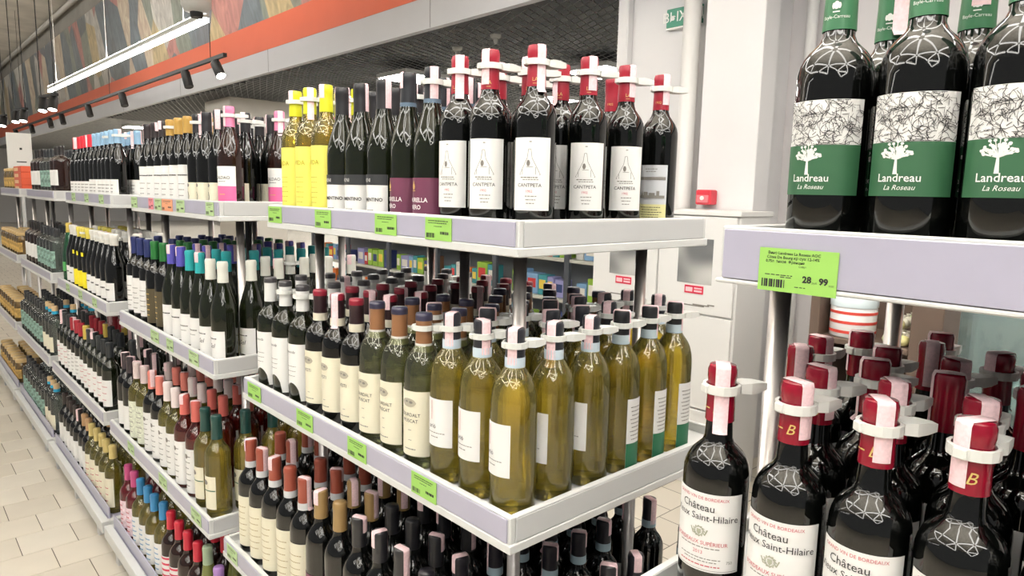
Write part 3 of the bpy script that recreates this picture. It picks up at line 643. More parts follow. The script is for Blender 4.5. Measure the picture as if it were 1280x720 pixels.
# pendant network of LED bars over the wine department (mirrored in every bottle shoulder)
rl = random.Random(11); EL = 1.95; ZL = H + 1.55
nodes = {}
for i in range(-6, 7):
    for j in range(-6, 7):
        x = .6 + EL*(i + .5*j); y = .4 + EL*.866*j
        if -3.4 < x < 3.2 and -3.6 < y < 4.4 and x*x+y*y < 4.75**2: nodes[(i,j)] = (x, y)
for (i, j), (x, y) in nodes.items():
    for di, dj in ((1,0),(0,1),(-1,1)):
        q = nodes.get((i+di, j+dj))
        if q and rl.random() < .72:
            ex, ey = (q[0]-x)/EL*.12, (q[1]-y)/EL*.12
            led_bar((x+ex,y+ey,ZL), (q[0]-ex,q[1]-ey,ZL), 'slim LED bar of the star shaped pendant network over the wine', 'LED bars of the pendant network', .125)
for x_, y_ in ((-1.3,5.2),(-1.3,13.0),(-1.3,20.8),(-4.0,5.2),(-4.0,13.0),(-4.0,20.8)):  # unseen bars added left of the view to brighten the concrete ceiling
    led_bar((x_,y_,H+1.9), (x_,y_+7,H+1.9), 'long LED bar over the left hand aisle beyond the wine', 'LED bars over the left hand aisle', .08)
# the long pendant bar in view with its suspension wires and end projector
t = led_bar((2.30,6.60,H+1.50), (2.20,13.6,H+1.50), 'long white LED bar hanging on wires before the orange band', None, .055)
for i, s_ in enumerate((.6, 3.4, 6.4)): link('wire', MB().tube((s_,0,.05),(s_,0,2.33),.006,5).mesh('wire', cm((214,212,206))), t)
pj_ = thing('projector', 'white round bodied projector hanging at the end of the long LED bar', 'projector', (2.18,6.5,H+1.56))
link('body', MB().lathe([(.02,-.06),(.10,-.05),(.125,0),(.125,.08),(.11,.115),(.03,.125)],16,cap0=True,cap1=True).mesh('body', M_WHITE, True), pj_)
link('bracket', MB().tube((0,0,.12),(0,0,2.27),.018,8).mesh('bracket', M_WHITE), pj_)
link('lens', MB().lathe([(.05,-.10),(.055,-.055)],14,cap0=True).mesh('lens', M_BLACK), pj_)
# track with black spots
tr = thing('spot_track', 'black lighting track along the orange and grey fascia', 'track', (2.6,7.0,H+1.27))
link('rail', MB().box((-.018,0,-.015),(.018,14.0,.02)).mesh('rail', M_BLACK), tr)
for i, y in enumerate((.4, 4.5, 8.5, 12.5)): link('wire', MB().tube((0,y,.02),(0,y,2.55),.004,5).mesh('wire', M_BLACK), tr)
def spot(loc, tilt, lab, grp, rz=0.0, lit=False):
    t = thing('track_spot', lab, 'spotlight', loc, rz, grp)
    link('arm', MB().box((-.012,-.012,-.05),(.012,.012,.0)).mesh('arm', M_BLACK), t)
    c = link('head', MB().lathe([(.045,-.10),(.048,-.095),(.048,.07),(.04,.085),(.012,.09)],14,cap1=True).mesh('head', M_BLACK, True), t, (0,0,-.09)); c.rotation_euler = (R(tilt[0]), R(tilt[1]), 0)
    link('lamp_face', MB().lathe([(.001,-.096),(.044,-.096)],14).mesh('lamp_face', mat('spot_glow',(255,250,240),.4,emit=(255,250,240),es=14) if lit else cm((60,60,62))), c)
for k, y in enumerate((7.21, 8.14, 10.79, 12.87, 15.0, 16.18, 18.33, 20.6)):
    spot((2.6,y,H+1.255), (-38,-6) if k == 0 else (-20,-6), 'lit black spotlight at the near end of the track' if k == 0 else 'black cylindrical spotlight on the fascia track, %s from the lit one' % ORD[k-1], None if k == 0 else 'black spots on the fascia track', lit=(k in (0, 7)))
for k, (y, z) in enumerate(((10.0,1.02),(12.2,1.02),(14.3,1.07))):
    sp_ = thing('pendant_spots', 'short black hanging bar with two lit spots, %s from the long LED bar' % ORD[k], 'spotlight', (1.6,y,H+z), .2, 'hanging twin spots')
    link('bar', MB().box((-.02,-.25,0),(.02,.25,.03)).mesh('bar', M_BLACK), sp_)
    for s_ in (-1, 1):
        hd = link('head', MB().lathe([(.05,-.11),(.05,.05),(.02,.07)],12,cap1=True).mesh('head', M_BLACK, True), sp_, (0,.14*s_,-.06)); hd.rotation_euler = (R(-16),R(14),0)
        link('lamp_face', MB().lathe([(.001,-.107),(.046,-.107)],12).mesh('lamp_face', mat('spot_glow',(255,250,240),.4,emit=(255,250,240),es=14)), hd)
        link('wire', MB().tube((0,.2*s_,.03),(0,.2*s_,2.75),.006,5).mesh('wire', M_BLACK), sp_)
panels = [(4.62,6.75),(4.45,17.2),(5.7,4.85),(5.2,8.6),(6.6,2.2)]  # last entry added out of view to lift the mesh ceiling
for px_ in (6.9, 9.2, 11.6, 14.0):  # grid of extra panels added where mostly hidden, to light the back store
    for py_ in (-1.5, 1.2, 4.2, 6.8, 9.4, 12.0, 15.0, 18.5, 22.5, 27.0):
        dd = math.hypot(px_, py_); az = math.degrees(math.atan2(px_, py_))
        if (az > 27 and dd > 8.6) or (az <= 27 and dd > 13): panels.append((px_, py_))
for k, (x, y, sx, sy) in enumerate([q+(.6,.6) for q in panels]):
    p_ = thing('ceiling_panel_lamp', 'square LED panel set under the dark mesh ceiling', 'lamp', (x,y,ZC-.05), 0, 'square LED ceiling panels')
    link('frame', MB().bbox((-sx/2,-sy/2,0),(sx/2,sy/2,.05),.004).mesh('frame', M_WHITE), p_)
    link('diffuser', MB().box((-sx/2+.02,-sy/2+.02,-.006),(sx/2-.02,sy/2-.02,-.0005)).mesh('diffuser', M_LEDF), p_)
for k, (x, y) in enumerate(((4.05,5.2),(3.95,4.55),(4.7,9.3))):
    s_ = thing('smoke_detector', 'small white detector under the mesh ceiling, ' + ('second from the service wall','nearest the service wall','by the boxed column')[k], 'detector', (x,y,ZC), 0, 'white ceiling detectors')
    link('base', MB().lathe([(.03,-.03),(.045,-.02),(.05,0)],14,cap0=True).mesh('base', M_TAGG, True), s_)
    link('sensor', MB().lathe([(.012,-.07),(.02,-.06),(.022,-.03)],12,cap0=True).mesh('sensor', M_TAGG, True), s_)
# boxed column in the distance
cl_ = thing('boxed_column', 'beige panelled column box under the mesh ceiling far behind the bottles', 'column', (3.9,10.4,0))
link('shaft', MB().bbox((.12,.12,0),(.9,.9,ZC),.01).mesh('shaft', cm((188,182,172),.7)), cl_)
link('capital', MB().bbox((0,0,ZC-.55),(1.02,1.02,ZC-.004),.01).mesh('capital', mat('beige_panel',(206,200,190),.6,noise=.03,nscale=4)), cl_)

# ------------------------------------------------------------------ display units
def tray_parts(parent, x0, x1, y0, y1, zt, lh, off, rail_all=False):
    """tray with raised lips: floor, lips, a ledge below, price rails on the long sides"""
    ox, oy = off; X0, X1, Y0, Y1 = x0-ox, x1-ox, y0-oy, y1-oy; t = .012
    b = MB(); b.box((X0+t,Y0+t,zt-lh),(X1-t,Y1-t,zt-.02))
    for a, c in (((X0,Y0,zt-lh+.012),(X0+t,Y1,zt)), ((X1-t,Y0,zt-lh+.012),(X1,Y1,zt)), ((X0+t,Y0,zt-lh+.012),(X1-t,Y0+t,zt)), ((X0+t,Y1-t,zt-lh+.012),(X1-t,Y1,zt))):
        b.bbox(a, c, .0015)
    tr_ = link('tray', b.mesh('tray', M_WHITE), parent)
    e = .004; lg = MB()
    lg.bbox((X0-e,Y0-e,zt-lh),(X1+e,Y1+e,zt-lh+(.005 if rail_all else .0155)),.0015)
    link('ledge', lg.mesh('ledge', M_WHITE), tr_)
    z0, z1 = zt-lh+(.0165 if not rail_all else .006), zt-.0035
    link('price_rail', MB().bbox((X0-.0032,Y0+.006,z0),(X0-.0002,Y1-.004,z1),.0008).mesh('price_rail', M_LAV), tr_)
    link('price_rail', MB().bbox((X1+.0002,Y0+.006,z0),(X1+.0032,Y1-.004,z1),.0008).mesh('price_rail', M_LAV), tr_)
    link('end_panel', MB().bbox((X0+.011,Y0-.0022,z0),(X1-.011,Y0-.0002,z1),.0006).mesh('end_panel', M_GREYW), tr_)
    link('end_panel', MB().bbox((X0+.011,Y1+.0002,z0),(X1-.011,Y1+.0022,z1),.0006).mesh('end_panel', M_GREYW), tr_)
def unit(label, tiers, base, posts, loc):
    u = thing('display_unit', label, 'shelf', (loc[0], loc[1], 0))
    for (x0, x1, y0, y1, zt, lh, ra) in tiers: tray_parts(u, x0, x1, y0, y1, zt, lh, loc, ra)
    bx0, bx1, by0, by1, zb = base; ox, oy = loc
    pm = MB().lathe([(.0125,0),(.0125,tiers[0][4]-.03-zb)],16,cap1=True).mesh('post', M_CHROME, True)
    for (px, py) in posts:
        link('post', pm, u, (px-ox, py-oy, zb-.01))
    dk = link('deck', MB().bbox((bx0-ox+.03,by0-oy+.03,zb-.03),(bx1-ox-.03,by1-oy-.03,zb-.012),.002).mesh('deck', M_LAV), u)
    f_ = MB()
    for a, c in (((bx0,by0,zb-.055),(bx0+.03,by1,zb-.005)),((bx1-.03,by0,zb-.055),(bx1,by1,zb-.005)),((bx0+.03,by0,zb-.055),(bx1-.03,by0+.03,zb-.005)),((bx0+.03,by1-.03,zb-.055),(bx1-.03,by1,zb-.005))):
        f_.bbox((a[0]-ox,a[1]-oy,a[2]),(c[0]-ox,c[1]-oy,c[2]),.002)
    link('base_frame', f_.mesh('base_frame', M_WHITE), u)
    rl_ = MB().bbox((bx0+.034-ox,by0+.02-oy,zb-.01),(bx0+.040-ox,by1-.02-oy,zb+.045),.001)
    link('front_guard', rl_.mesh('front_guard', M_LAV), u)
    for ly in (by0+.15, (by0+by1)/2, by1-.15):
        for lx in (bx0+.012, bx1-.052): link('leg', MB().bbox((lx-ox,ly-.02-oy,0),(lx+.04-ox,ly+.02-oy,zb-.056),.002).mesh('leg', M_GREYW), u)
    return u
D = 1.3155
ZT = [H-.043, H-.515, H-.997]; ZB = H-1.463
T = [(.757,1.308,.807,1.770), (.705,1.359,.755,1.841), (.662,1.402,.722,1.918)]
B0 = (.614,1.450,.650,1.926)
UL = {1:'white tiered display unit with chrome posts holding golden wines and tower label bottles', 2:'white tiered display unit with turquoise and white capsule bottles next to the golden wines',
      3:'white tiered display unit with sparkling wine and scarlet capsules behind the turquoise ones', 4:'white tiered display unit with clear spirits beyond the sparkling wine', 5:'white tiered display unit at the far end holding jars'}
POSTS = {}
for k in range(1, 6):
    dy = D*(k-1); a = .095
    ps = [(.757+a,.807+a+dy),(1.308-a,.807+a+dy),(.757+a,1.77-a+dy),(1.308-a,1.77-a+dy),(1.0325,1.2885+dy)]
    POSTS[k] = ps
    unit(UL[k], [(x0,x1,y0+dy,y1+dy,ZT[i],.0604,False) for i,(x0,x1,y0,y1) in enumerate(T)], (B0[0],B0[1],B0[2]+dy,B0[3]+dy,ZB), ps, (1.0325,1.2885+dy))
U0T = [(.700,1.250,-.55,.410,H-.031,.064,True),(.650,1.300,-.60,.480,H-.475,.060,False),(.61,1.34,-.64,.52,H-.95,.06,False)]
POSTS[0] = [(.80,.385),(1.17,.375),(.80,-.45),(1.17,-.45),(.98,-.04)]
unit('white tiered display unit with wide lavender rail holding green tree labels and crimson capsules', U0T, (.57,1.38,-.68,.55,H-1.42), POSTS[0], (.975,-.07))

# ------------------------------------------------------------------ bottles on the trays
rb = random.Random(21)
NB = [0]
# short look of each kind, and how its neighbours call it
LOOK = dict(yellow=('golden bottle with lemon yellow label','yellow labels'), blackwhite=('dark bottle with black over white label','black white labels'),
    burgundy=('dark bottle with gold crested burgundy label','burgundy labels'), tower=('black bottle with sketched tower label','tower labels'), castle=('black bottle with castle panorama label','castle label'),
    whitecap=('white capsuled bottle with scooped label','scooped labels'), maroon=('black bottle with maroon capsule, cream label','maroon capsules'), brown=('greenish clear bottle with tan capsule','tan capsules'),
    gold=('golden wine bottle with plain white label','plain golden bottles'), goldgreen=('golden wine bottle with green footed label','green footed labels'), rust=('black bottle with rust capsule','rust capsules'),
    goldcap=('black bottle with antique gold capsule','antique gold capsules'), blackcap=('low tray bottle with black capsule','black capsules'), silverring=('black capsuled bottle with pale neck band','pale neck bands'),
    tree=('dark bottle with green tree label','tree labels'), chateau=('black bottle with white script label, crimson capsule','crimson capsules'),
    plainwhite=('black capsuled bottle with tall white label','tall white labels'), goldwhite=('dark bottle with mustard gold capsule','mustard capsules'), figure=('dark bottle with cream figure label','figure labels'),
    pinkwhite=('dark rosé bottle with pink white label','pink white labels'), navy=('dark bottle with navy capsule','navy capsules'), greencap=('bronze labelled bottle with green capsule','green capsules'),
    violet=('dark bottle with violet capsule','violet capsules'), teal=('dark bottle with turquoise capsule','turquoise capsules'), whitetop=('sloping bottle with white capsule, wavy label','wavy labels'),
    darkpink=('black bottle with dark stamped capsule','dark stamped capsules'), greenleaf=('olive bottle with blush capsule','blush capsules'), salmondark=('black bottle with salmon capsule','black salmon bottles'),
    whitegold=('amber bottle with white capsule','amber bottles'), salmonred=('red rosé bottle with salmon capsule','rosé bottles'), greengold=('golden bottle with dark green capsule','dark green capsules'),
    pinkrose=('rosé bottle with magenta capsule','magenta capsules'), bluegold=('gold bottle with blue capsule','blue capsules'), stripe=('bottle with red striped white label','striped labels'),
    greenish=('mossy green flute bottle','flute bottle'), purple=('dark bottle with lilac capsule','lilac capsules'), redcap=('dark bottle with scarlet capsule','scarlet capsules'), skycap=('dark bottle with sky blue capsule','sky blue capsules'),
    bubbly=('white foiled sparkling wine bottle','white foils'), bubblyyellow=('yellow labelled sparkling wine bottle','yellow sparkling labels'), mint=('mint green liqueur bottle','mint liqueur'),
    lowblack=('black capsuled bottle on third unit','black capsules'), lowred=('red capsuled bottle on third unit','red capsules'), lowgold=('yellow gold capsuled olive bottle','yellow gold capsule'),
    basedark=('dark capsuled bottle on bottom deck','dark capsules'), basetan=('tan capsuled bottle on bottom deck','tan capsules'), basegreen=('olive bottle with straw capsule','straw capsules'),
    vodka=('blue sleeved clear spirits bottle','blue sleeves'), gin=('dark capped clear spirits bottle','clear spirits'), cognac=('dark brown spirits bottle','brown spirits'), jar=('straw lidded preserve jar','jars'))
TIER = ('top tray', 'middle tray', 'low tray', 'deck')
def blocked(k, x, y, r):
    return any((x-px)**2+(y-py)**2 < (r+.0145)**2 for px, py in POSTS[k])
SPOTS = {}
def put(k, tier, key, x, y, z, face=None, detail=True, jit=.003, label=None, **kw):
    x += rb.uniform(-jit, jit); y += rb.uniform(-jit, jit); r = SKU[key]['r']
    if tier > 0 and blocked(k, x, y, r): return None
    for (a, b, r2) in SPOTS.get((k, tier), ()):
        if (x-a)**2+(y-b)**2 < (r+r2+.0025)**2: return None
    SPOTS.setdefault((k, tier), []).append((x, y, r))
    if k > 0:
        x0, x1, y0, y1 = T[tier] if tier < 3 else (B0[0]+.03, B0[1]-.03, B0[2]+.03, B0[3]-.03)
        dy = D*(k-1)
        if x+r > x1-.014 or y+r > y1+dy-.014 or y-r < y0+dy+.0135: return None
    NB[0] += 1
    o = place(key, x, y, z, 188+rb.uniform(-7,7) if face is None else face, rb, detail, **kw)
    if label: o['label'] = label
    return o
def fill(k, tier, cols, rows, dx=.084, det=2, far='the far lip', jit=.003):
    """cols = [(sku, y)] along the front; every column runs back into the tray"""
    z = ZB-.0115 if tier == 3 else ZT[tier]-.0195
    prev, run, last = far, 0, None
    for key, y in cols:
        if key != last:
            if last: prev = LOOK[last][1]
            run, last = 0, key
        r = SKU[key]['r']; x0 = (B0[0]+.044+r if tier == 3 else T[tier][0]+.0175+r)
        for i in range(rows):
            lb = '%s, %s row, %s from %s' % (LOOK[key][0], ORD[i] if i else 'front', ORD[run], prev)
            if k in (4, 5): lb = '%s, %s unit %s, %s row, %s from %s' % (LOOK[key][0], {4:'fourth',5:'farthest'}[k], TIER[tier], ORD[i] if i else 'front', ORD[run], prev)
            put(k, tier, key, x0+dx*i, y, z, detail=(i < det), label=lb, jit=jit)
        run += 1
def seq(y_far, y_near, keys):
    n = len(keys); return [(kk, y_far+(y_near-y_far)*i/(n-1)) for i, kk in enumerate(keys)]

# golden wine unit, top tray
z = ZT[0]-.0195
for i, y in enumerate((1.03, .944)):
    put(1, 0, 'tower', .812, y, z, (200,219)[i], stamp=(30,-25)[i], sec=(330,338)[i], label='black bottle with sketched tower label, front row, %s from burgundy labels' % ORD[i])
for i, (x, key, fc, st, se) in enumerate(((.838,'tower',218,40,345),(.972,'tower',224,25,330),(1.082,'tower',230,35,335),(1.196,'castle',195,60,330))):
    put(1, 0, key, x, .858, z, fc, jit=0, stamp=st, sec=se, label=LOOK[key][0]+(', end row, %s from the price rail corner' % ORD[i] if key == 'tower' else ', end row beside the tower labels'))
for i, y in enumerate((1.03, .944)):
    for q in (1, 2): put(1, 0, 'tower', .812+.09*q, y, z, 215, label='black bottle with sketched tower label, %s row, %s from burgundy labels' % (ORD[q], ORD[i]))
put(1, 0, 'tower', 1.055, .962, z, 205, label='black bottle with sketched tower label, behind the end row')
put(1, 0, 'castle', 1.155, .955, z, 200, label='black bottle with castle panorama label, behind the end row')
fill(1, 0, list(zip(['yellow']*3+['blackwhite']*3+['burgundy']*2, [1.716,1.634,1.555,1.474,1.383,1.293,1.204,1.117])), 3, .086)
# golden wine unit, middle tray
z = ZT[1]-.0195
for i, (x, key, fc) in enumerate(((.760,'gold',178),(.853,'gold',172),(.950,'gold',176),(1.040,'goldgreen',275),(1.130,'goldgreen',272),(1.218,'goldgreen',268),(1.300,'goldgreen',262))):
    put(1, 1, key, x, .812, z, fc, jit=0, sec=(345,330,340,345,350,335,340)[i], stamp=30, label='%s, end row, %s from the price rail corner' % (LOOK[key][0], ORD[i]))
yy = [1.776,1.684,1.588,1.497,1.412,1.326,1.242,1.158,1.074,.986,.900]
kk = ['whitecap']*3+['maroon']*3+['brown']*3+['gold']*2
fill(1, 1, list(zip(kk, yy)), 7, .0865, jit=.0008)
# golden wine unit, lower tray
z = ZT[2]-.0195
for i, x in enumerate((.718,.806,.892,.98,1.07,1.16,1.25,1.34)): put(1, 2, 'silverring' if x > 1.0 else 'blackcap', x, .775, z, 230, False, label='%s, end row, %s from the aisle corner' % (LOOK['silverring' if x > 1.0 else 'blackcap'][0], ORD[i]))
yy = [1.842-.0845*i for i in range(12)]
fill(1, 2, list(zip(['rust']*5+['goldcap']*2+['blackcap']*3+['silverring']*2, yy)), 8, .084, 1)

# tree label unit, top and middle trays
z = U0T[0][4]-.0195
for i, y in enumerate((.322, .2395, .158, .076, -.006)):
    for q in range(3):
        put(0, 0, 'tree', .757+.083*q+(.0 if q == 0 else .004), y-(.02 if q == 1 else 0), z, (188,191,192,190,190)[i], q < 2, stamp=False if q == 0 else (rb.choice([-20,10,40])), jit=.001,
            label='dark bottle with green tree label, %s row, %s from the white wall' % (ORD[q] if q else 'front', ORD[i]))
z = U0T[1][4]-.0195
for i, y in enumerate((.402, .312, .232, .152, .070)):
    for q in range(6):
        put(0, 1, 'chateau', .705+.0875*q, y+(.02 if q % 2 else 0)-.006*q, z, 190+rb.uniform(-4,4), q < 2, jit=.002,
            label='black bottle with white script label, crimson capsule, %s row, %s from golden wines' % (ORD[q] if q else 'front', ORD[i]),
            **(dict(stamp=(20,60,30,-40,10)[i], sec=(330,335,320,345,330)[i]) if q == 0 else dict(sec=(rb.choice([325,340,350]) if rb.random() < .8 else False))))

# second unit
d2 = D
zz = ZT[0]-.0195
for i, (x, key) in enumerate(((.815,'pinkwhite'),(.975,'pinkwhite'),(1.08,'figure'),(1.18,'pinkwhite'))): put(2, 0, key, x, .864+d2, zz, 205, jit=0, label='%s, end row, %s from the aisle corner' % (LOOK[key][0], ORD[i]))
fill(2, 0, seq(1.715+d2, .952+d2, ['plainwhite']*3+['goldwhite']*3+['figure']*3), 3, .087)
fill(2, 1, seq(1.785+d2, .815+d2, ['navy']*3+['greencap']*2+['violet']*2+['teal']*2+['whitetop']*2), 6, .088)
fill(2, 2, seq(1.85+d2, .79+d2, ['darkpink']*2+['greenleaf']*2+['salmondark']*2+['whitegold']*2+['salmonred']*2+['greengold']*2), 5, .088)
fill(2, 3, seq(1.80+d2, .76+d2, ['pinkrose']*2+['bluegold']*4+['stripe']*4+['greenish','purple']), 4, .09)
# third unit
d3 = 2*D
fill(3, 0, seq(1.715+d3, .865+d3, ['redcap']*5+['skycap']*6), 2)
put(3, 1, 'mint', .762, 1.782+d3, ZT[1]-.0195)
fill(3, 1, seq(1.69+d3, .82+d3, ['bubbly']*2+['bubblyyellow']*3+['bubbly']*5), 3, .095, far='mint liqueur')
fill(3, 2, seq(1.85+d3, .79+d3, ['lowblack']*3+['lowred']*3+['lowgold']+['lowblack']*5), 4, .088)
fill(3, 3, seq(1.80+d3, .76+d3, ['basedark']*5+['basetan']*2+['basegreen']*5), 2, .09)
# fourth and fifth units
d4 = 3*D
fill(4, 0, seq(1.69+d4, .88+d4, ['cognac']*3+['gin']*3+['cognac']*2), 2, .10)
fill(4, 1, seq(1.75+d4, .83+d4, ['cognac']*4+['gin']*5), 2, .10)
fill(4, 2, seq(1.83+d4, .80+d4, ['gin']*8+['vodka']*3), 3, .095)
fill(4, 3, seq(1.80+d4, .76+d4, ['gin']*8+['vodka']*3), 2, .095)
d5 = 4*D
for tr_ in (1, 2, 3): fill(5, tr_, seq(1.70+d5, .87+d5, ['jar']*8), 2, .105)
fill(5, 0, seq(1.70+d5, 1.30+d5, ['jar']*4), 2, .105)

# ------------------------------------------------------------------ price cards
M_CARDP = {'lime': M_CARD, 'pale': mat('pale_green_price_card', (178,206,150), .5), 'pink': mat('pink_price_card', (232,140,150), .5), 'orange': mat('orange_price_card', (232,160,120), .5)}
card_me, ink_me = {}, {}
def card(x, y0, y1, z1, h, kind, label, group=None, special=False):
    w = y1-y0; yc = (y0+y1)/2; rnd = random.Random(int(y0*1000))
    t = thing('price_card', label, 'price card', (x-.0046, yc, z1-h), 0, group)
    link('card', MB().box((-.0004,-w/2,0),(.0006,w/2,h)).mesh('card', M_CARDP[kind]), t)
    b = MB()
    if special: its = [('t','Вино Landreau La Roseau AOC',-.004,h-.0050,.0042,0,.00006),('t','Côtes De Bourg кр сух 12-14%',-.005,h-.0094,.0042,0,.00006),('t','0,75л  тихое  Франция',-.013,h-.0138,.0040,0,.00006),
                       ('t','Ст/бут',.006,h-.0178,.0026),('t','28',.0115,.0150,.0092,0,.0004),('t','руб',.0195,.0125,.003),('t','99',.0285,.0145,.0092,0,.0004),('t','коп',.0365,.0115,.003),('w',-.019,.0175,.030,.0009),('w',-.010,.0155,.014,.0009),('w',.006,.0065,.014,.0008)]
    else: its = [('w',0,h-.006,w*.75,.0018),('w',-.002,h-.010,w*.7,.0015),('w',.0,h-.016,w*.3,.0012),('w',w*.25,.014,w*.32,.005)]
    u = -w/2+.005
    while u < -w/2+.030:
        q = rnd.choice([.0006,.0009,.0015,.0022]); its.append(('b', u, .0085, q, .0085)); u += q+rnd.choice([.0007,.0012])
    V, Fc = flat_items(its, rnd); b.v = [(-.0007,-a,c) for a, c in V]; b.f = Fc
    link('print', b.mesh('print', M_INK), t)
z0 = ZT[0]-.0045
for y0, y1, nb in ((1.683,1.762,'yellow label bottles'),(1.424,1.501,'black over white labels'),(1.156,1.236,'burgundy labels'),(.978,1.058,'first tower label')):
    card(.757, y0, y1, z0, .0415, 'lime', 'lime green price card on the top rail under the '+nb)
z0 = ZT[1]-.0045
for y0, y1, nb in ((1.72,1.805,'scooped label bottles'),(1.427,1.51,'maroon capsules'),(1.19,1.266,'tan brown capsules'),(.948,1.026,'golden wine')):
    card(.705, y0, y1, z0, .0415, 'lime', 'lime green price card on the middle rail under the '+nb)
card(.662, 1.81, 1.885, ZT[2]-.0045, .0415, 'pale', 'pale green price card on the low rail under rust capsules')
card(.700, .278, .361, H-.0515, .0455, 'lime', 'lime green price card reading 28 99 under the green tree label bottles', None, True)
z0 = ZT[0]-.0045
for y0, y1, kd, nb in ((3.0,3.085,'pale','black capsule tall labels'),(2.786,2.845,'pink',''),(2.69,2.766,'pale','mustard gold capsules'),(2.56,2.68,'orange',''),(2.435,2.518,'pale','cream figure labels'),(2.162,2.231,'pale','white over pink label')):
    card(.757, y0, y1, z0, .0415, kd, (kd+' price card on the second unit top rail') if not nb else 'pale green price card on the second unit top rail under '+nb)
for y0, y1, nb in ((2.608,2.705,'violet capsules'),(2.446,2.518,'turquoise capsules'),(2.195,2.285,'wavy white labels')): card(.705, y0, y1, ZT[1]-.0045, .0415, 'pale', 'pale green price card on the second unit middle rail under '+nb)
for y0, y1, nb in ((2.44,2.53,'salmon capsule rosé'),(2.10,2.19,'dark green capsules'),(2.85,2.94,'olive bottles')): card(.662, y0, y1, ZT[2]-.0045, .0415, 'pale', 'pale green price card on the second unit low rail under '+nb)
for ti, xx in ((0,.757),(1,.705)):
    for n_, y0 in enumerate((3.55, 3.85, 4.15)): card(xx, y0, y0+.085, ZT[ti]-.0045, .0415, 'pale', 'pale green price card on the third unit %s rail, %s from the second unit' % (('top','middle')[ti], ORD[n_]), 'price cards of the third unit %s rail' % ('top','middle')[ti])

# ------------------------------------------------------------------ goods behind
rg = random.Random(5)
def gondola(x0, x1, y0, y1, zs, label, seedcols, group):
    g = thing('grocery_shelf', label, 'shelf', (x0, y0, 0)); L = y1-y0; dp = x1-x0
    link('back_panel', MB().bbox((dp-.03,0,.05),(dp,L,zs[-1]+.35),.003).mesh('back_panel', cm((156,160,166),.6)), g)
    n = int(L/1.0)
    for i in range(n+1): link('upright', MB().bbox((-.01,L*i/n-.03,0),(.03,L*i/n+.03,zs[-1]+.36),.003).mesh('upright', cm((70,74,82),.5)), g)
    for zi, zq in enumerate(zs):
        seen = {}
        s_ = link('shelf_board', MB().bbox((0,0,zq-.03),(dp-.03,L,zq),.003).mesh('shelf_board', cm((206,206,196),.5)), g)
        y = .04
        while y < L-.2:
            w = rg.choice([.08,.1,.12,.16]); h = rg.uniform(.14,.24); c = rg.choice(seedcols); cn, cc = c
            if abs((y+w/2) % (L/n)) < w/2+.05 or (L/n)-abs((y+w/2) % (L/n)) < w/2+.05: y += .05; continue
            seen[cn] = seen.get(cn, 0)+1
            p = thing('product_pack', '%s pack, %s shelf up on grey gondola, %s such from service wall' % (cn, ORD[zi], ORD[seen[cn]-1]), 'package', (x0+.06, y0+y, zq+.0005), 0, cn+' packs on the grey shelf')
            link('carton', MB().bbox((0,0,0),(.12,w,h),.004).mesh('carton', cm(cc,.45)), p)
            link('front_print', MB().box((-.0012,w*.15,h*.3),(-.0002,w*.85,h*.75)).mesh('front_print', cm(rg.choice([(240,236,228),(244,214,90),(40,60,110),(200,60,60)]),.5)), p)
            y += w+rg.uniform(.006,.02)
gondola(4.6, 5.1, 3.25, 9.25, (.25,.62,1.0,1.36,1.72), 'grey grocery gondola full of colourful packs behind the golden wines',
        [('white',(226,226,222)),('teal',(60,140,150)),('orange',(226,120,50)),('red',(190,50,56)),('navy',(56,66,120)),('lavender',(150,150,200)),('lime green',(150,190,70)),('sky blue',(130,170,210)),('brown',(110,80,60))], 'packs')
# rack and chiller seen under the tree label tray
rk = thing('snack_rack', 'dark brown snack rack standing under the wall behind the crimson capsules', 'rack', (2.9,.76,0))
M_BRN = mat('dark_brown_board', (92,76,66), .6, noise=.08, nscale=6)
link('side_panel', MB().bbox((0,.46,0),(.40,.50,1.35),.003).mesh('side_panel', M_BRN), rk)
link('side_panel', MB().bbox((0,0,0),(.40,.11,1.35),.003).mesh('side_panel', M_BRN), rk)
link('back_board', MB().bbox((.37,.11,0),(.40,.46,1.35),.003).mesh('back_board', M_BRN), rk)
for zq in (.2,.6,1.02): link('shelf_board', MB().bbox((0,.11,zq-.025),(.37,.46,zq),.003).mesh('shelf_board', M_BRN), rk)
tn = thing('biscuit_tin', 'white round tin with red ribbon print on the brown rack', 'tin', (3.0,1.12,1.0205))
link('body', MB().lathe([(.085,0),(.09,.006),(.09,.15)],24,cap0=True,cap1=True).mesh('body', cm((232,230,228),.4), True), tn)
link('lid', MB().lathe([(.093,.13),(.093,.165),(.088,.17)],24,cap1=True).mesh('lid', cm((214,226,230),.3), True), tn)
for k in range(3): link('ribbon_print', MB().lathe([(.0912,.02+.04*k),(.0912,.032+.04*k)],24).mesh('ribbon_print', cm((206,70,60),.5), True), tn)
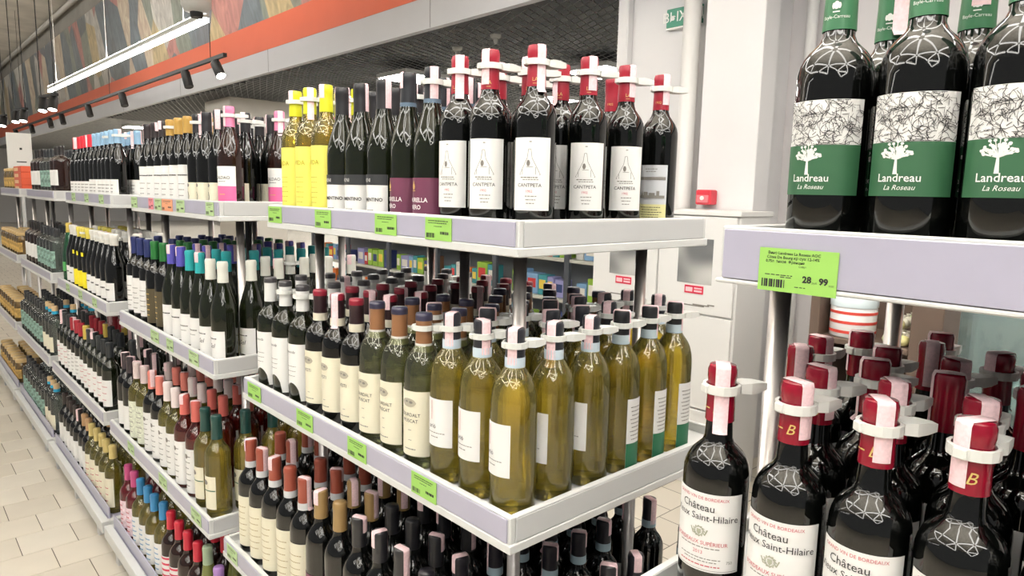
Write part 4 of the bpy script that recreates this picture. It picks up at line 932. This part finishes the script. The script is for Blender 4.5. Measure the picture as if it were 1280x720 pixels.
for k in range(12):
    a = k*.9; s_ = thing('sweet_ball', 'pastel wrapped sweet ball heaped on the brown rack', 'sweets', (3.02+.052*(k % 4 - 1.5)+.02*(k > 7), .93+.056*((k//4) % 2 - .5)*(k < 8), 1.0205+(0 if k < 8 else .058)), 0, 'pastel sweet balls')
    link('wrapper', MB().lathe([(.004,0),(.016,.005),(.024,.022),(.017,.039),(.006,.044)],10,cap0=True,cap1=True).mesh('wrapper', cm(rg.choice([(226,216,150),(206,214,170),(230,200,190),(236,232,214)]),.4), True), s_)
    link('twist', MB().lathe([(.003,.044),(.010,.056)],8).mesh('twist', cm((240,236,224),.4)), s_)
ch = thing('display_chiller', 'long glass chiller cabinet with dark rail behind the crimson capsules', 'chiller', (2.6,-1.9,0))
link('plinth', MB().bbox((0,0,0),(1.2,2.55,.75),.01).mesh('plinth', cm((206,208,210),.4)), ch)
link('glass_front', MB().bbox((.02,.01,.76),(.04,2.54,1.25),.002).mesh('glass_front', wine_glass('chiller_glass',(214,230,228),.25,1.1)), ch)
link('rail', MB().bbox((0,0,1.25),(.06,2.55,1.30),.006).mesh('rail', cm((70,80,84),.4)), ch)
link('inner_liner', MB().bbox((.10,.02,.76),(1.18,2.53,.9),.004).mesh('inner_liner', cm((190,206,206),.4)), ch)
# sign, stacked cartons and a drum fan far along the row
ss = thing('sign_stand', 'white hanging paper sign at the far end of the row', 'sign', (1.05,8.2,0))
link('pole', MB().tube((0,0,0),(0,0,1.559),.015,8).mesh('pole', M_GREYW), ss)
link('sheet', MB().bbox((-.10,-.006,1.56),(.10,.006,2.06),.002).mesh('sheet', M_PAPER), ss)
link('print', MB().box((-.02,-.0072,1.72),(.06,-.0064,1.73)).box((-.03,-.0072,1.78),(.05,-.0064,1.79)).box((0,-.0072,1.9),(.02,-.0064,1.92)).mesh('print', M_INK), ss)
for k in range(4):
    bx_ = thing('gift_carton', 'orange red carton on the far unit, %s of its stack from below' % ORD[k], 'carton', (.84,6.29,ZT[0]-.0195+.0455*k), 0, 'orange red cartons')
    link('box', MB().bbox((-.06,-.17,0),(.10,.17,.045),.003).mesh('box', cm((206,84,52),.5)), bx_)
    link('front_print', MB().box((-.0612,-.05,.010),(-.0602,.13,.034)).mesh('front_print', cm((236,196,150),.5)), bx_)
print('bottles', NB[0])
